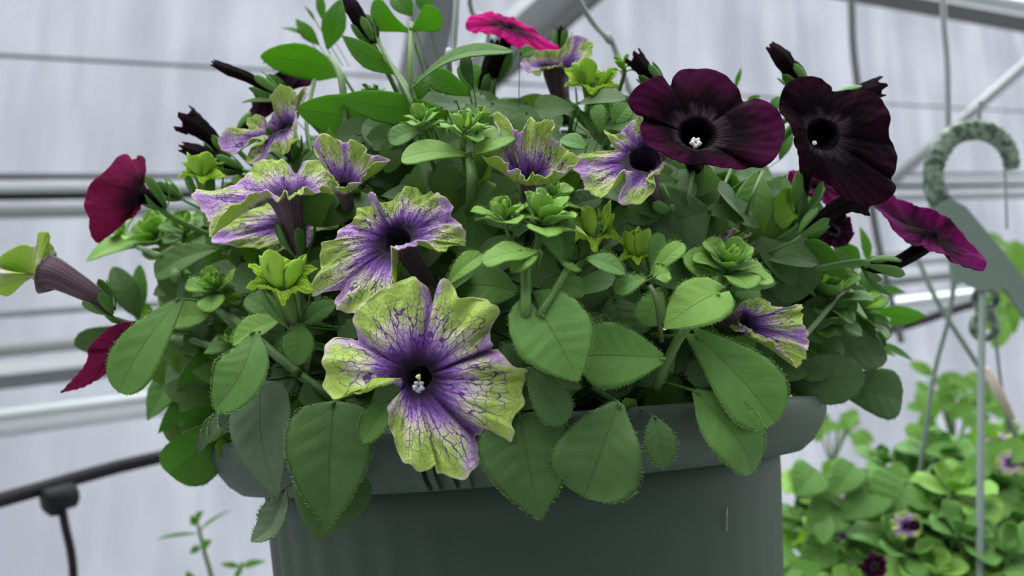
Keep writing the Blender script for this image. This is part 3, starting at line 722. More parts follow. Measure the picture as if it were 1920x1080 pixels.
# flower 3: seen from the side, tube down
flower(535, 368, .308, [
 (363, 378, -2, 'n'), (366, 360, 0), (385, 354, 2), (415, 352, 4), (440, 345, 8, 'n'), (468, 325, 12), (476, 304, 14), (505, 300, 15), (535, 304, 16), (556, 322, 14, 'n'), (574, 303, 12), (602, 302, 10), (626, 320, 6), (636, 342, 2), (628, 360, -2), (604, 352, -5), (596, 364, -6, 'n'),
 (570, 347, -9), (560, 366, -11), (543, 374, -12), (536, 356, -12), (520, 372, -12), (500, 361, -12, 'n'), (466, 362, -12), (448, 384, -10), (424, 398, -9), (402, 428, -9), (393, 441, -9), (390, 415, -7), (384, 400, -5)],
 (-.15, .85, .25), .0072, (563, 478, .314), bulge=.05, ruff=(.0012, 9), ntheta=300, ns=50, label='lime and purple petunia flower seen from the side, opening upward on a dark purple tube', stam=None, zoff=7.3, ctrl=.4)
# pale flower just behind it
flower(556, 415, .33, [(660, 385, 6, 'n'), (640, 400, 0), (635, 424, -4), (604, 430, -6), (580, 455, -6, 'n'), (548, 462, -8), (508, 468, -8), (470, 462, -6), (420, 460, -4), (396, 452, -2, 'n'), (404, 425, 0), (440, 405, 4), (500, 380, 8), (560, 350, 10), (604, 352, 10, 'n'), (640, 360, 8)],
 (-.2, .1, .9), .005, (600, 470, .38), bulge=.05, ntheta=200, label='pale cream petunia petals hidden below and behind the side-on lime and purple flower', stam=None, zoff=11)
# flower 4, upper left
flower(528, 246, .352, [(408, 272, -4, 'n'), (420, 252, -3), (444, 238, 0), (466, 243, 1), (464, 222, 3), (490, 219, 4), (506, 226, 4, 'n'), (514, 200, 4), (506, 180, 2), (528, 160, 0), (546, 168, -1), (562, 178, -2), (574, 163, 0), (577, 176, -2), (560, 200, -4, 'n'), (556, 240, -8), (556, 262, -9), (536, 288, -9), (512, 286, -9), (500, 298, -9, 'n'), (470, 306, -9), (458, 300, -8), (468, 282, -8), (500, 276, -8), (472, 262, -7), (440, 284, -6)],
 (-.3, .9, .3), .0055, (548, 295, .36), bulge=.05, ntheta=240, ns=36, label='lime and lilac petunia flower with one upright petal at upper left', stam=None, zoff=15)
flower(642, 354, .306, [(588, 270, 4, 'n'), (604, 251, 4), (626, 258, 2), (645, 268, 2, 'n'), (662, 262, 0), (682, 276, 0), (692, 290, 0), (726, 296, -2, 'n'), (702, 306, -3), (688, 325, -4), (660, 344, -5, 'n'), (640, 350, -5), (622, 330, -3), (600, 300, 0, 'n')],
 (-.1, .5, .8), .003, (650, 410, .33), bulge=-.08, ntheta=180, label='half open lime and lilac petunia flower left of centre, partly folded', stam=None, zoff=19)
# flower 7
flower(992, 338, .292, [(962, 246, 2, 'n'), (985, 240, 2), (992, 222, 0), (1010, 230, -1), (1030, 224, -2), (1038, 240, -3), (1030, 256, -2, 'n'), (1048, 266, 0), (1064, 285, -3), (1083, 297, -6), (1064, 314, -7, 'n'), (1035, 326, -8), (1008, 327, -8), (988, 330, -8), (960, 314, -6, 'n'), (935, 300, -3), (905, 284, 0), (925, 270, 2), (935, 245, 4, 'n'), (930, 208, 6), (950, 225, 5)],
 (.1, .8, .5), .003, (990, 400, .31), bulge=-.12, ntheta=240, ns=40, label='lime petunia flower with lilac veins cupped upward, above the centre shoots', stam=None, zoff=23)
# flower 8
flower(1208, 298, .295, [(1073, 310, -3, 'n'), (1094, 288, -1), (1128, 282, 2), (1158, 282, 4, 'n'), (1140, 262, 4), (1134, 242, 4), (1158, 252, 5), (1172, 240, 5, 'n'), (1196, 219, 4), (1208, 240, 5), (1216, 262, 6), (1240, 276, 5, 'n'), (1252, 300, 0), (1236, 322, -5), (1210, 336, -8), (1228, 352, -8), (1196, 381, -10), (1160, 381, -10), (1176, 330, -10, 'n'), (1162, 322, -11), (1140, 360, -10), (1122, 372, -9), (1100, 356, -7), (1090, 332, -6)],
 (-.1, .55, .85), .0062, (1245, 390, .32), bulge=.0, ntheta=260, ns=44, label='lime petunia flower with lilac lower petal beside the near-black open flower', stam=None, zoff=27, ruff=(.0008, 9))
# flower 9 right
flower(1388, 606, .30, [(1372, 588, 2, 'n'), (1398, 562, 3), (1425, 560, 3), (1452, 572, 2), (1482, 574, 0, 'n'), (1503, 572, 0), (1505, 600, -2), (1516, 630, -3, 'n'), (1513, 660, -5), (1502, 682, -6), (1484, 682, -8), (1466, 655, -10, 'n'), (1440, 640, -10), (1410, 628, -9), (1388, 622, -7, 'n'), (1376, 616, -3)],
 (.75, -.1, .6), .0035, (1335, 600, .31), bulge=.12, ntheta=220, ns=40, label='purple and lime petunia flower drooping right below the pale green shoot', stam=None, zoff=31)
# flower 10 left, side-on trumpet
flower(88, 512, .335, [(-8, 500, 8, 'n'), (4, 478, 3), (36, 460, -2), (60, 462, -4), (72, 460, -5, 'n'), (70, 438, -4), (92, 437, -3), (98, 470, 2, 'n'), (106, 490, 9), (92, 505, 12), (62, 520, 12, 'n'), (30, 540, 12), (5, 551, 10), (-15, 545, 4), (-2, 520, -10), (-6, 508, -12, 'n')],
 (-.95, .22, .05), .0085, (207, 583, .345), bulge=.0, ntheta=200, ns=30, label='lime green petunia trumpet with dark purple tube pointing left', stam=None, zoff=35, mats=('lin', 'vout'), ruff=(.001, 7))
# flower 11 top
flower(1045, 128, .385, [(975, 126, -4, 'n'), (992, 100, 0), (1020, 94, 5), (1052, 92, 8), (1066, 70, 6), (1082, 66, 4, 'n'), (1104, 74, 2), (1112, 94, -2), (1090, 116, -6), (1064, 128, -8, 'n'), (1040, 122, -9), (1010, 136, -8)],
 (.05, .9, .2), .0082, (1064, 232, .39), bulge=.03, ntheta=180, ns=30, label='lilac and lime petunia flower with purple tube below the hot pink flower', stam=None, zoff=39, ctrl=.3)
def limebud(cx, cy, d, rx, ry, base, seed=1, tall=.5, lab=None, n=6, zoff=0.):
    r1 = np.random.default_rng(seed); E = []
    for k in range(n*2):
        a = math.pi/2-2*math.pi*k/(n*2); q = 1.05 if k % 2 == 0 else .66
        E.append((cx+rx*1.12*q*math.cos(a)*r1.uniform(.85, 1.1), cy-ry*1.25*q*math.sin(a)*r1.uniform(.8, 1.15)+(r1.normal()*3), 7*q*math.sin(a)+r1.normal()*1.5) + (('n',) if k % 2 == 1 else ()))
    f = flower(cx, cy+ry*.35, d, E, (0, .8, .55), rx*.38*d/F, base, ('lin', 'lout'), bulge=.15, ruff=(rx*.02*d/F, 7), ntheta=140, ns=24, stam=None, label=lab, seed=seed, wrinkle=.0007, sepal_len=rx*1.6*d/F, zoff=zoff)
    mb = MB()                       # inner furled petals
    for k in range(5):
        a = k*1.2566+r1.random(); c0 = P(cx, cy+ry*.7, d); o_ = math.cos(a)*RT+math.sin(a)*(-FW)
        leaf_geo(mb, c0+o_*rx*.12*d/F, c0+o_*rx*(.55+.2*r1.random())*d/F+UP*ry*(1.6+.7*r1.random())*d/F, rx*.75*d/F, unit(-o_+UP*.2), 'blunt', arch=-.12, cup=-.3, nu=12, nv=6, ruff=.06, lv=.6)
    mb.build('furled_petal', [M['lime']], f, solid=.0004)
    return f
limebud(530, 520, .285, 62, 34, (553, 612, .292), 3, lab='bright lime petunia bud opening like a rosette left of the veined flower')
limebud(378, 318, .345, 40, 20, (392, 385, .352), 4, lab='lime petunia bud with blunt closed sepals at upper left')
limebud(1110, 150, .345, 52, 22, (1126, 252, .35), 5, lab='yellow-green half open petunia bud at top behind the dark flower')
limebud(1115, 425, .298, 42, 34, (1092, 492, .302), 6, lab='lime double bud with curled tips in the centre')
limebud(1196, 466, .300, 40, 28, (1222, 536, .304), 7, lab='squat lime bud with curled tips right of the centre')
# ---- dark flowers
flower(1306, 252, .300, [
 (1256, 160, 3, 'n'), (1240, 142, 2), (1218, 148, 1), (1192, 164, 0), (1177, 190, 0), (1190, 214, 0), (1206, 222, 2, 'n'), (1200, 240, -2), (1212, 268, -5), (1245, 290, -8), (1280, 304, -9), (1312, 309, -7, 'n'), (1350, 312, -9), (1385, 316, -9), (1408, 314, -7, 'n'), (1432, 314, -9), (1455, 295, -8), (1468, 265, -5), (1472, 238, -2), (1462, 212, 0), (1440, 192, 2), (1415, 184, 3), (1394, 188, 5, 'n'), (1384, 165, 5), (1360, 141, 5), (1330, 130, 5), (1300, 128, 5), (1276, 131, 5), (1262, 145, 4)],
 (-.05, .25, 1), .0060, (1330, 330, .36), ('din', 'dout'), bulge=.10, ruff=(.0005, 7), ntheta=260, ns=44, label='near-black petunia flower with open round throat, left of the two big dark ones', stam='white', zoff=1, stampos=(1304, 268, .300), stamsc=.95, wrinkle=.0002)
flower(1540, 252, .318, [
 (1462, 186, 4, 'n'), (1474, 158, 3), (1504, 143, 2), (1538, 146, 1), (1558, 162, 2), (1564, 172, 3, 'n'), (1600, 168, 2), (1636, 172, 2), (1656, 190, 2), (1668, 218, 1), (1667, 252, 1), (1676, 270, 3, 'n'), (1683, 300, 1), (1678, 322, 0), (1670, 336, 2, 'n'), (1680, 352, 0), (1666, 374, -2), (1642, 384, -3), (1612, 384, -5), (1580, 370, -6), (1552, 345, -5), (1528, 332, -3, 'n'), (1502, 320, -4), (1495, 280, -5), (1482, 235, -4), (1464, 210, 0)],
 (-.1, .10, 1), .0055, (1500, 400, .34), ('d2in', 'dout'), bulge=.08, ruff=(.0006, 7), ntheta=260, ns=44, label='near-black ruffled petunia flower, right of the two big dark ones', stam='white', zoff=4, stampos=(1527, 268, .318), stamsc=.4, wrinkle=.0003)
flower(1742, 438, .345, [(1640, 372, 6, 'n'), (1662, 362, 8), (1690, 376, 9), (1722, 386, 9, 'n'), (1752, 394, 9), (1782, 412, 8, 'n'), (1806, 440, 6), (1836, 468, 4), (1847, 488, 0), (1843, 508, -4), (1812, 500, -7, 'n'), (1780, 482, -9), (1745, 468, -10), (1710, 458, -10, 'n'), (1680, 432, -8), (1652, 400, -3)],
 (.45, .80, -.15), .004, (1622, 498, .335), ('m3in', 'm3in'), bulge=-.12, ruff=(.001, 7), ntheta=160, ns=30, label='magenta-edged dark petunia flower tilted away at far right', stam=None, zoff=8)
flower(258, 366, .36, [(262, 292, 6, 'n'), (250, 300, 4), (238, 291, 0), (222, 293, -3), (200, 318, -6), (176, 338, -8, 'n'), (163, 356, -8), (158, 388, -8), (168, 412, -6), (170, 440, -4), (180, 453, 0, 'n'), (192, 448, 3), (212, 430, 5), (240, 408, 7, 'n'), (262, 390, 10), (272, 350, 12, 'n'), (268, 315, 10)],
 (-.75, 0, .5), .0045, (306, 388, .365), ('min', 'mout'), bulge=-.10, ruff=(.0010, 5), ntheta=160, ns=30, label='maroon petunia flower at upper left facing away', stam=None, zoff=12)
flower(238, 632, .35, [(266, 606, 2, 'n'), (236, 604, -3), (206, 614, -5), (178, 638, -6), (163, 656, -5, 'n'), (166, 672, -4), (142, 704, -3), (112, 735, -2, 'n'), (142, 730, 4), (178, 714, 6), (205, 688, 8, 'n'), (236, 658, 8), (266, 640, 8, 'n')],
 (-.5, .1, .7), .004, (285, 625, .365), ('min', 'mout'), bulge=-.14, ruff=(.0010, 5), ntheta=160, ns=30, label='maroon petunia flower drooping at left edge of the basket', stam=None, zoff=16)
flower(505, 172, .395, [(526, 134, 3, 'n'), (552, 129, 3), (582, 130, 0), (580, 155, -3), (552, 162, -3, 'n'), (536, 196, -4), (510, 212, -4, 'n'), (486, 226, -3), (466, 212, 0, 'n'), (478, 186, 2), (472, 165, 4, 'n'), (496, 150, 5)],
 (.3, .7, .4), .004, (448, 250, .40), ('din', 'dout'), bulge=.0, ruff=(.001, 7), ntheta=120, ns=20, label='near-black petunia flower behind the upright lilac petal at upper left', stam=None, zoff=20)
flower(955, 52, .40, [(873, 52, -2, 'n'), (880, 32, 2), (910, 23, 6), (945, 28, 8, 'n'), (980, 42, 9), (1012, 64, 8, 'n'), (1044, 88, 2), (1040, 103, -3), (1012, 96, -6, 'n'), (976, 88, -9), (950, 78, -9), (930, 64, -8, 'n'), (906, 63, -7), (886, 57, -5)],
 (.25, .85, .35), .0038, (930, 150, .41), ('pin', 'pin'), bulge=.05, ruff=(.0008, 8), ntheta=180, ns=30, label='hot pink petunia flower with dark centre at top of the basket', stam=None, zoff=24, wrinkle=.0003)
flower(1530, 350, .37, [(1476, 326, 0, 'n'), (1500, 318, 2), (1540, 330, 3, 'n'), (1572, 345, 3), (1590, 372, 0, 'n'), (1560, 385, -3), (1530, 372, -4, 'n'), (1500, 350, -3)],
 (.1, .8, .4), .003, (1500, 440, .37), ('min', 'mout'), bulge=.0, ntheta=100, ns=16, label='maroon petunia petals showing below the big dark flower', stam=None, zoff=28)
flower(1560, 430, .375, [(1520, 410, 0, 'n'), (1550, 396, 2), (1585, 400, 3, 'n'), (1600, 430, 2), (1590, 458, 0, 'n'), (1560, 462, -3), (1535, 450, -4, 'n')],
 (.3, .5, .4), .003, (1490, 470, .37), ('din', 'dout'), bulge=.0, ntheta=100, ns=16, label='small dark petunia flower in shade right of the basket centre', stam=None, zoff=32)
flower(1370, 462, .34, [(1300, 465, 0, 'n'), (1330, 440, 3), (1365, 430, 5, 'n'), (1400, 436, 5), (1436, 458, 4, 'n'), (1428, 480, 0), (1400, 486, -2, 'n'), (1350, 484, -3)],
 (0, .8, .4), .003, (1360, 520, .35), ('vin', 'vout'), ntheta=100, ns=16, label='lime petunia petals peeking out behind the pale shoot at right', stam=None, zoff=36)
# long dark tubes seen below the right-hand flowers
dbud([(1500, 440), (1545, 405), (1590, 380), (1625, 378)], [5, 12, 18, 26], off=-.01, label='near-black flower tube running up to the big dark flower', ragged=False)
dbud([(428, 300), (400, 262), (372, 238), (352, 226)], [6, 13, 18, 25], d=.37, label='black bud with flared tip at upper left')
dbud([(455, 320), (412, 302), (372, 286), (342, 276)], [6, 13, 14, 9], d=.365, label='closed black bud pointing left at upper left')
dbud([(522, 178), (470, 148), (430, 132), (400, 118)], [6, 9, 10, 6], d=.36, label='slender purplish bud pointing left near the top')
dbud([(1244, 168), (1222, 146), (1205, 128), (1188, 108)], [8, 12, 14, 17], d=.35, label='stubby near-black bud behind the left dark flower')
dbud([(1512, 168), (1488, 142), (1466, 110), (1444, 86)], [14, 13, 16, 8], d=.34, label='ragged dark bud rising above the right dark flower')
dbud([(1560, 184), (1600, 182), (1622, 172), (1648, 164)], [10, 12, 16, 18], d=.345, label='ragged dark bud at the top right of the right dark flower')
dbud([(700, 84), (682, 52), (662, 16), (648, -10)], [8, 13, 14, 7], d=.36, label='closed brown bud at the top of the basket')
dbud([(900, 185), (912, 140), (925, 105), (932, 82)], [6, 12, 14, 12], d=.40, label='brownish bud below the hot pink flower')
dbud([(1050, 100), (1052, 80), (1052, 66), (1050, 54)], [6, 10, 12, 10], d=.42, label='tiny dark bud right of the hot pink flower')
dbud([(340, 372), (322, 362), (308, 354), (296, 350)], [4, 8, 9, 6], d=.38)

# ================================================================== LEAVES
Lf = leaf
Lf(340, 560, 222, 736, 104, 'blunt', 'leaf', -.085, n=(-.2, .3, 1), arch=.08, fold=.06, label='long blunt grey-green leaf at the left edge')
Lf(478, 622, 402, 768, 104, 'oval', 'leaf', -.03, bend=-.16, n=(-.1, .5, 1), arch=.12, hair=70)
Lf(400, 588, 294, 612, 56, 'lance', 'leaf_young', -.004, n=(0, .8, .8), arch=.1, hair=50)
Lf(508, 690, 414, 803, 60, 'oval', 'leaf_grey', .006, n=(.3, .1, 1), fold=.2)
Lf(490, 715, 520, 935, 130, 'heart', 'leaf_grey', .012, n=(-.3, .1, 1), fold=.05, hair=30)
Lf(628, 752, 614, 990, 165, 'heart', 'leaf_dark', -.004, n=(.05, .35, 1), fold=.14, arch=.07, lv=.2, hair=60, label='big heart-shaped leaf hanging over the pot rim below the left stem')
Lf(640, 870, 592, 1012, 150, 'heart', 'leaf_dark', .012, n=(0, .1, 1), arch=.03, hair=0)
Lf(562, 606, 560, 684, 62, 'oval', 'leaf', -.010, n=(0, .5, 1), hair=50)
Lf(528, 598, 436, 646, 50, 'oval', 'leaf_young', -.012, n=(-.1, .8, .8), fold=.2, hair=40)
Lf(548, 612, 462, 556, 44, 'blunt', 'leaf', 0, n=(.2, .5, 1))
Lf(562, 612, 632, 566, 40, 'oval', 'leaf', .004, n=(-.2, .5, 1))
Lf(738, 750, 680, 830, 52, 'oval', 'leaf', -.004, n=(-.3, .4, 1), hair=50)
Lf(408, 466, 290, 516, 62, 'blunt', 'leaf', .0, n=(0, .75, .8), fold=.15)
Lf(306, 455, 162, 488, 44, 'oval', 'leaf_young', -.006, n=(0, .8, .6), arch=.14, hair=50, label='pointed pale leaf reaching left above the green trumpet')
Lf(272, 600, 140, 648, 46, 'spat', 'leaf_dark', .03, n=(0, -.3, 1), dt=0, label='dark narrow sepal leaf pointing down-left behind the trumpet')
Lf(262, 598, 212, 500, 44, 'oval', 'leaf_dark', .028, n=(.5, 0, 1), dt=0)
Lf(258, 600, 262, 496, 26, 'oval', 'leaf', .034, n=(.5, 0, 1), dt=0)
Lf(350, 692, 276, 788, 66, 'lance', 'leaf', .02, n=(-.3, .4, 1))
Lf(390, 720, 296, 812, 48, 'lance', 'leaf_back', .035, n=(0, -.2, 1), hair=20)
Lf(425, 730, 340, 806, 46, 'lance', 'leaf_back', .035, n=(0, -.2, 1), hair=20)
Lf(382, 655, 348, 750, 46, 'blunt', 'leaf_back', .015, n=(.4, -.1, 1))
Lf(440, 780, 318, 890, 98, 'blunt', 'leaf_back', .02, n=(.1, -.5, 1), fold=.25, label='yellow-green folded leaf at the lower left over the black pipe')
Lf(440, 775, 380, 826, 40, 'oval', 'leaf_dark', .022)
Lf(400, 790, 372, 850, 30, 'lance', 'leaf_grey', .012)
Lf(428, 770, 392, 820, 30, 'lance', 'leaf_grey', .0)
Lf(535, 915, 492, 1018, 56, 'oval', 'leaf_grey', .02, n=(-.6, 0, 1), bend=-.12, tipcurl=-.3, fold=.3)
Lf(590, 700, 500, 720, 70, 'oval', 'leaf_dark', .02)
Lf(500, 660, 450, 720, 60, 'oval', 'leaf_dark', .025)
# centre front
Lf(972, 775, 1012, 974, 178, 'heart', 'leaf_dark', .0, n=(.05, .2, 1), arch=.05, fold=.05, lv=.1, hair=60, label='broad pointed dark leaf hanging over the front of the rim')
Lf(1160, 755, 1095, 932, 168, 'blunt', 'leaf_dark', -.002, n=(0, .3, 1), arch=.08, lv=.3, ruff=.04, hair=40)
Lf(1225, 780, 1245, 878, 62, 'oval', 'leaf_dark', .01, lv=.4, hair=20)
Lf(1016, 590, 1084, 715, 152, 'heart', 'leaf', -.012, n=(.05, .5, 1), lobe=.34, arch=.06, fold=.05, lv=.35, hair=90, label='heart-shaped leaf below the forked shoot in the centre')
Lf(1244, 672, 1086, 668, 122, 'blunt', 'leaf', .0, n=(0, .35, 1), dt=0, arch=.06, lv=.1)
Lf(988, 690, 1058, 794, 70, 'blunt', 'leaf_dark', -.006, n=(0, .5, 1), lv=.5, hair=40)
Lf(938, 642, 985, 690, 40, 'oval', 'leaf_dark', .0)
Lf(985, 700, 1092, 726, 34, 'oval', 'leaf_dark', .006)
Lf(1345, 550, 1244, 616, 92, 'heart', 'leaf_young', -.012, n=(0, .65, .9), arch=.1, fold=.05, hair=70, lobe=.25, label='pale heart-shaped leaf under the right-hand shoot')
Lf(1238, 540, 1208, 610, 58, 'blunt', 'leaf', .004, n=(0, .5, 1))
Lf(1302, 628, 1454, 792, 134, 'blunt', 'leaf', -.012, n=(.1, .5, 1), fold=.12, arch=.07, lv=.2, hair=90, lobe=.15, label='long pale leaf crossing the rim at right')
Lf(1302, 732, 1425, 884, 108, 'oval', 'leaf', .004, n=(.2, .15, 1), fold=.15, tipcurl=.25, label='drooping leaf with a curled tip over the right of the rim')
Lf(1462, 712, 1622, 706, 98, 'oval', 'leaf_dark', .02, n=(0, .1, 1), dt=.1, hair=30)
Lf(1560, 720, 1692, 748, 92, 'blunt', 'leaf_dark', .03, n=(.1, .2, 1), dt=.15, lv=.3, hair=30, label='broad leaf reaching right above the rim edge')
Lf(1530, 640, 1664, 672, 74, 'oval', 'leaf_dark', .022, n=(0, .3, 1), dt=.1, hair=20)
Lf(1560, 600, 1672, 626, 60, 'oval', 'leaf_dark', .035, n=(0, .3, 1), dt=.1)
Lf(1630, 585, 1738, 592, 38, 'lance', 'leaf_back', .03, n=(0, -.3, 1), hair=10, dt=.1)
Lf(1640, 640, 1712, 676, 14, 'lance', 'leaf', .03, n=(0, .3, 1), hair=0, dt=.1)
Lf(1630, 650, 1680, 668, 10, 'lance', 'leaf', .03, n=(0, .3, 1), hair=0, dt=.1)
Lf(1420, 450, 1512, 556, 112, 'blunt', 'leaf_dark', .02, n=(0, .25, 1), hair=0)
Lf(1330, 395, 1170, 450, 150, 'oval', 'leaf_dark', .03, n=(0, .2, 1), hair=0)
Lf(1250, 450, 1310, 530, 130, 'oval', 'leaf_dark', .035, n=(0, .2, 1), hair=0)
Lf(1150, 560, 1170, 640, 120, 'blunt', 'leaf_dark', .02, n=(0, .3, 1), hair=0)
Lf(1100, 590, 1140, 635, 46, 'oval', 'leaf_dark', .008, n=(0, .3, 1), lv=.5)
Lf(879, 352, 878, 500, 138, 'heart', 'leaf', .03, n=(0, .5, 1), lobe=.18, arch=.04, fold=.05, hair=0, lv=.35, label='broad pale leaf behind the two veined flowers')
Lf(905, 325, 1045, 345, 95, 'oval', 'leaf_dark', .045, n=(0, .3, 1), hair=0, dt=.2)
Lf(874, 290, 752, 298, 52, 'blunt', 'leaf_young', .0, n=(0, .75, .7), hair=10, lv=-.2, dt=0)
Lf(886, 288, 968, 252, 52, 'oval', 'leaf_young', .0, n=(0, .75, .7), hair=10, lv=-.2)
Lf(796, 242, 730, 266, 44, 'blunt', 'leaf', .0, n=(.1, .6, .8), hair=10)
Lf(838, 534, 904, 476, 40, 'blunt', 'leaf_young', -.004, n=(-.3, .4, 1), fold=.25, hair=50)
Lf(972, 548, 848, 536, 82, 'oval', 'leaf', .016, n=(0, .6, 1), hair=0, lv=.2, dt=.0)
Lf(985, 545, 870, 575, 70, 'oval', 'leaf_dark', .022, n=(0, .3, 1), hair=0, dt=.0)
Lf(1016, 474, 904, 492, 42, 'blunt', 'leaf_young', -.014, n=(0, .85, .6), hair=50, ruff=.06)
Lf(1010, 472, 958, 510, 36, 'oval', 'leaf_young', -.015, n=(0, .75, .7), hair=30)
Lf(1022, 524, 1098, 548, 42, 'blunt', 'leaf', .0, n=(0, .5, 1), dt=0)
Lf(998, 455, 1062, 470, 50, 'blunt', 'leaf', .002, n=(0, .5, 1), dt=0, lv=.3)
Lf(1060, 498, 1008, 418, 38, 'blunt', 'leaf', -.006, n=(.3, .5, 1), hair=40)
Lf(1066, 492, 1060, 398, 36, 'blunt', 'leaf', -.002, n=(-.2, .3, 1), hair=40)
Lf(1074, 494, 1068, 506, 40, 'oval', 'leaf_young', -.012, hair=40)
Lf(1098, 484, 1172, 512, 38, 'oval', 'leaf', -.008, n=(0, .7, .7), hair=50, dt=-.1)
Lf(1212, 520, 1152, 546, 36, 'blunt', 'leaf', -.008, n=(0, .6, .8), hair=40, dt=-.1)
Lf(1220, 516, 1282, 456, 34, 'blunt', 'leaf_young', -.004, n=(-.2, .6, 1), hair=40)
Lf(1225, 520, 1256, 510, 38, 'oval', 'leaf_young', -.008, n=(0, .6, .8), hair=40, ruff=.06)
Lf(1222, 512, 1236, 436, 32, 'blunt', 'leaf', .006, n=(0, .2, 1), hair=20)
Lf(1350, 530, 1450, 524, 34, 'blunt', 'leaf_young', -.010, n=(0, .85, .6), hair=40, dt=-.1, lv=.5)
Lf(1345, 540, 1290, 470, 62, 'blunt', 'leaf_young', .004, n=(.4, .3, 1), hair=30)
Lf(1370, 548, 1425, 545, 50, 'blunt', 'leaf', .008, n=(0, .5, 1), dt=0)
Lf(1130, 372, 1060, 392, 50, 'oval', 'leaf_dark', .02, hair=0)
# top leaves against the light
Lf(640, 140, 488, 106, 58, 'oval', 'leaf_back', .0, n=(.1, -.55, .8), arch=-.16, hair=20, dt=0, label='broad backlit leaf pointing left at the top')
Lf(614, 92, 640, -4, 44, 'lance', 'leaf_back', .0, n=(.2, -.2, 1), hair=10)
Lf(598, 84, 554, 36, 26, 'lance', 'leaf_back', .01, n=(0, -.2, 1), hair=10)
Lf(606, 40, 598, -20, 18, 'lance', 'leaf_back', .01, hair=0)
Lf(575, 66, 528, 52, 8, 'lance', 'leaf', .01, hair=0)
Lf(592, 40, 570, 10, 6, 'lance', 'leaf', .01, hair=0)
Lf(742, 138, 640, 66, 40, 'lance', 'leaf_back', .0, n=(-.3, -.3, 1), hair=10)
Lf(770, 60, 696, 10, 44, 'spat', 'leaf_back', .0, n=(0, -.7, .6), arch=.12, dt=.1, hair=10)
Lf(770, 60, 828, 26, 40, 'spat', 'leaf_back', .0, n=(0, -.7, .6), arch=-.1, dt=.1, hair=10)
Lf(772, 30, 735, -10, 40, 'oval', 'leaf_back', .02, hair=0)
Lf(800, 28, 792, -22, 34, 'oval', 'leaf_back', .02, hair=0)
Lf(768, 168, 962, 96, 34, 'spat', 'leaf', .0, n=(0, .6, .7), arch=.17, hair=20, dt=0, label='long pale arching leaf below the hot pink flower')
Lf(882, 178, 806, 140, 44, 'blunt', 'leaf_back', .02, hair=0, n=(0, -.2, 1))
Lf(880, 170, 880, 118, 46, 'blunt', 'leaf_back', .03, hair=0, n=(0, -.2, 1))
Lf(888, 165, 876, 92, 24, 'oval', 'leaf_dark', .0, hair=0, bend=-.1)
Lf(786, 188, 798, 138, 32, 'oval', 'leaf_back', .01, hair=0)
Lf(710, 70, 680, 24, 26, 'lance', 'leaf_dark', .0, hair=0)
Lf(800, 258, 556, 204, 92, 'oval', 'leaf_back', .02, n=(0, -.35, 1), arch=-.12, hair=0, dt=0, label='huge backlit leaf spreading left above the flowers')
Lf(842, 214, 640, 184, 56, 'oval', 'leaf_back', .012, n=(0, -.4, 1), arch=.12, hair=0, dt=0)
Lf(780, 280, 680, 232, 90, 'oval', 'leaf_dark', .03, hair=0, dt=0)
Lf(975, 105, 1002, 92, 26, 'oval', 'leaf_back', .02, hair=0)
Lf(1128, 250, 1120, 196, 30, 'blunt', 'leaf', .0, n=(-.3, .2, 1), hair=10)
Lf(1150, 232, 1180, 196, 44, 'oval', 'leaf', .0, hair=10)
Lf(1100, 278, 1050, 262, 36, 'oval', 'leaf', .0, hair=0, n=(0, .7, .7))
Lf(540, 178, 500, 140, 22, 'oval', 'leaf_back', .0, hair=0)
Lf(556, 180, 506, 172, 26, 'oval', 'leaf_back', .0, hair=0)
Lf(520, 190, 452, 192, 10, 'lance', 'leaf', .0, hair=0)
Lf(1378, 165, 1390, 126, 9, 'lance', 'leaf_back', .03, hair=0)
Lf(1400, 196, 1426, 178, 16, 'lance', 'leaf_back', .03, hair=0)
Lf(1445, 215, 1460, 180, 20, 'oval', 'leaf', .03, hair=0)
Lf(1462, 300, 1482, 240, 24, 'oval', 'leaf', .03, hair=0)
# under the dark flowers
Lf(1420, 322, 1400, 428, 80, 'blunt', 'leaf', .02, hair=0, n=(.2, .4, 1), lv=.1)
Lf(1470, 330, 1440, 400, 60, 'oval', 'leaf', .02, hair=0)
Lf(1480, 450, 1530, 372, 90, 'oval', 'leaf_back', .02, hair=0, n=(0, -.1, 1))
Lf(1498, 440, 1505, 346, 20, 'lance', 'leaf_dark', -.012, hair=0, n=(.2, 0, 1))
Lf(1370, 380, 1340, 320, 60, 'oval', 'leaf_back', .05, hair=0, n=(0, -.1, 1))
Lf(1590, 520, 1496, 462, 58, 'blunt', 'leaf_back', .0, hair=0, n=(0, .2, 1))
Lf(1612, 500, 1560, 458, 46, 'lance', 'leaf_back', .01, hair=0)
Lf(1628, 492, 1612, 424, 20, 'lance', 'leaf_back', .03, hair=0)
Lf(1636, 505, 1704, 488, 20, 'lance', 'leaf_back', .02, hair=0, dt=.1)
Lf(1630, 545, 1698, 548, 18, 'lance', 'leaf_back', .02, hair=0, dt=.1)
Lf(1630, 560, 1618, 500, 34, 'oval', 'leaf', .01, hair=0)
Lf(1560, 620, 1600, 548, 40, 'oval', 'leaf', .0, hair=0)
Lf(1510, 620, 1550, 560, 60, 'oval', 'leaf_dark', .015, hair=0)
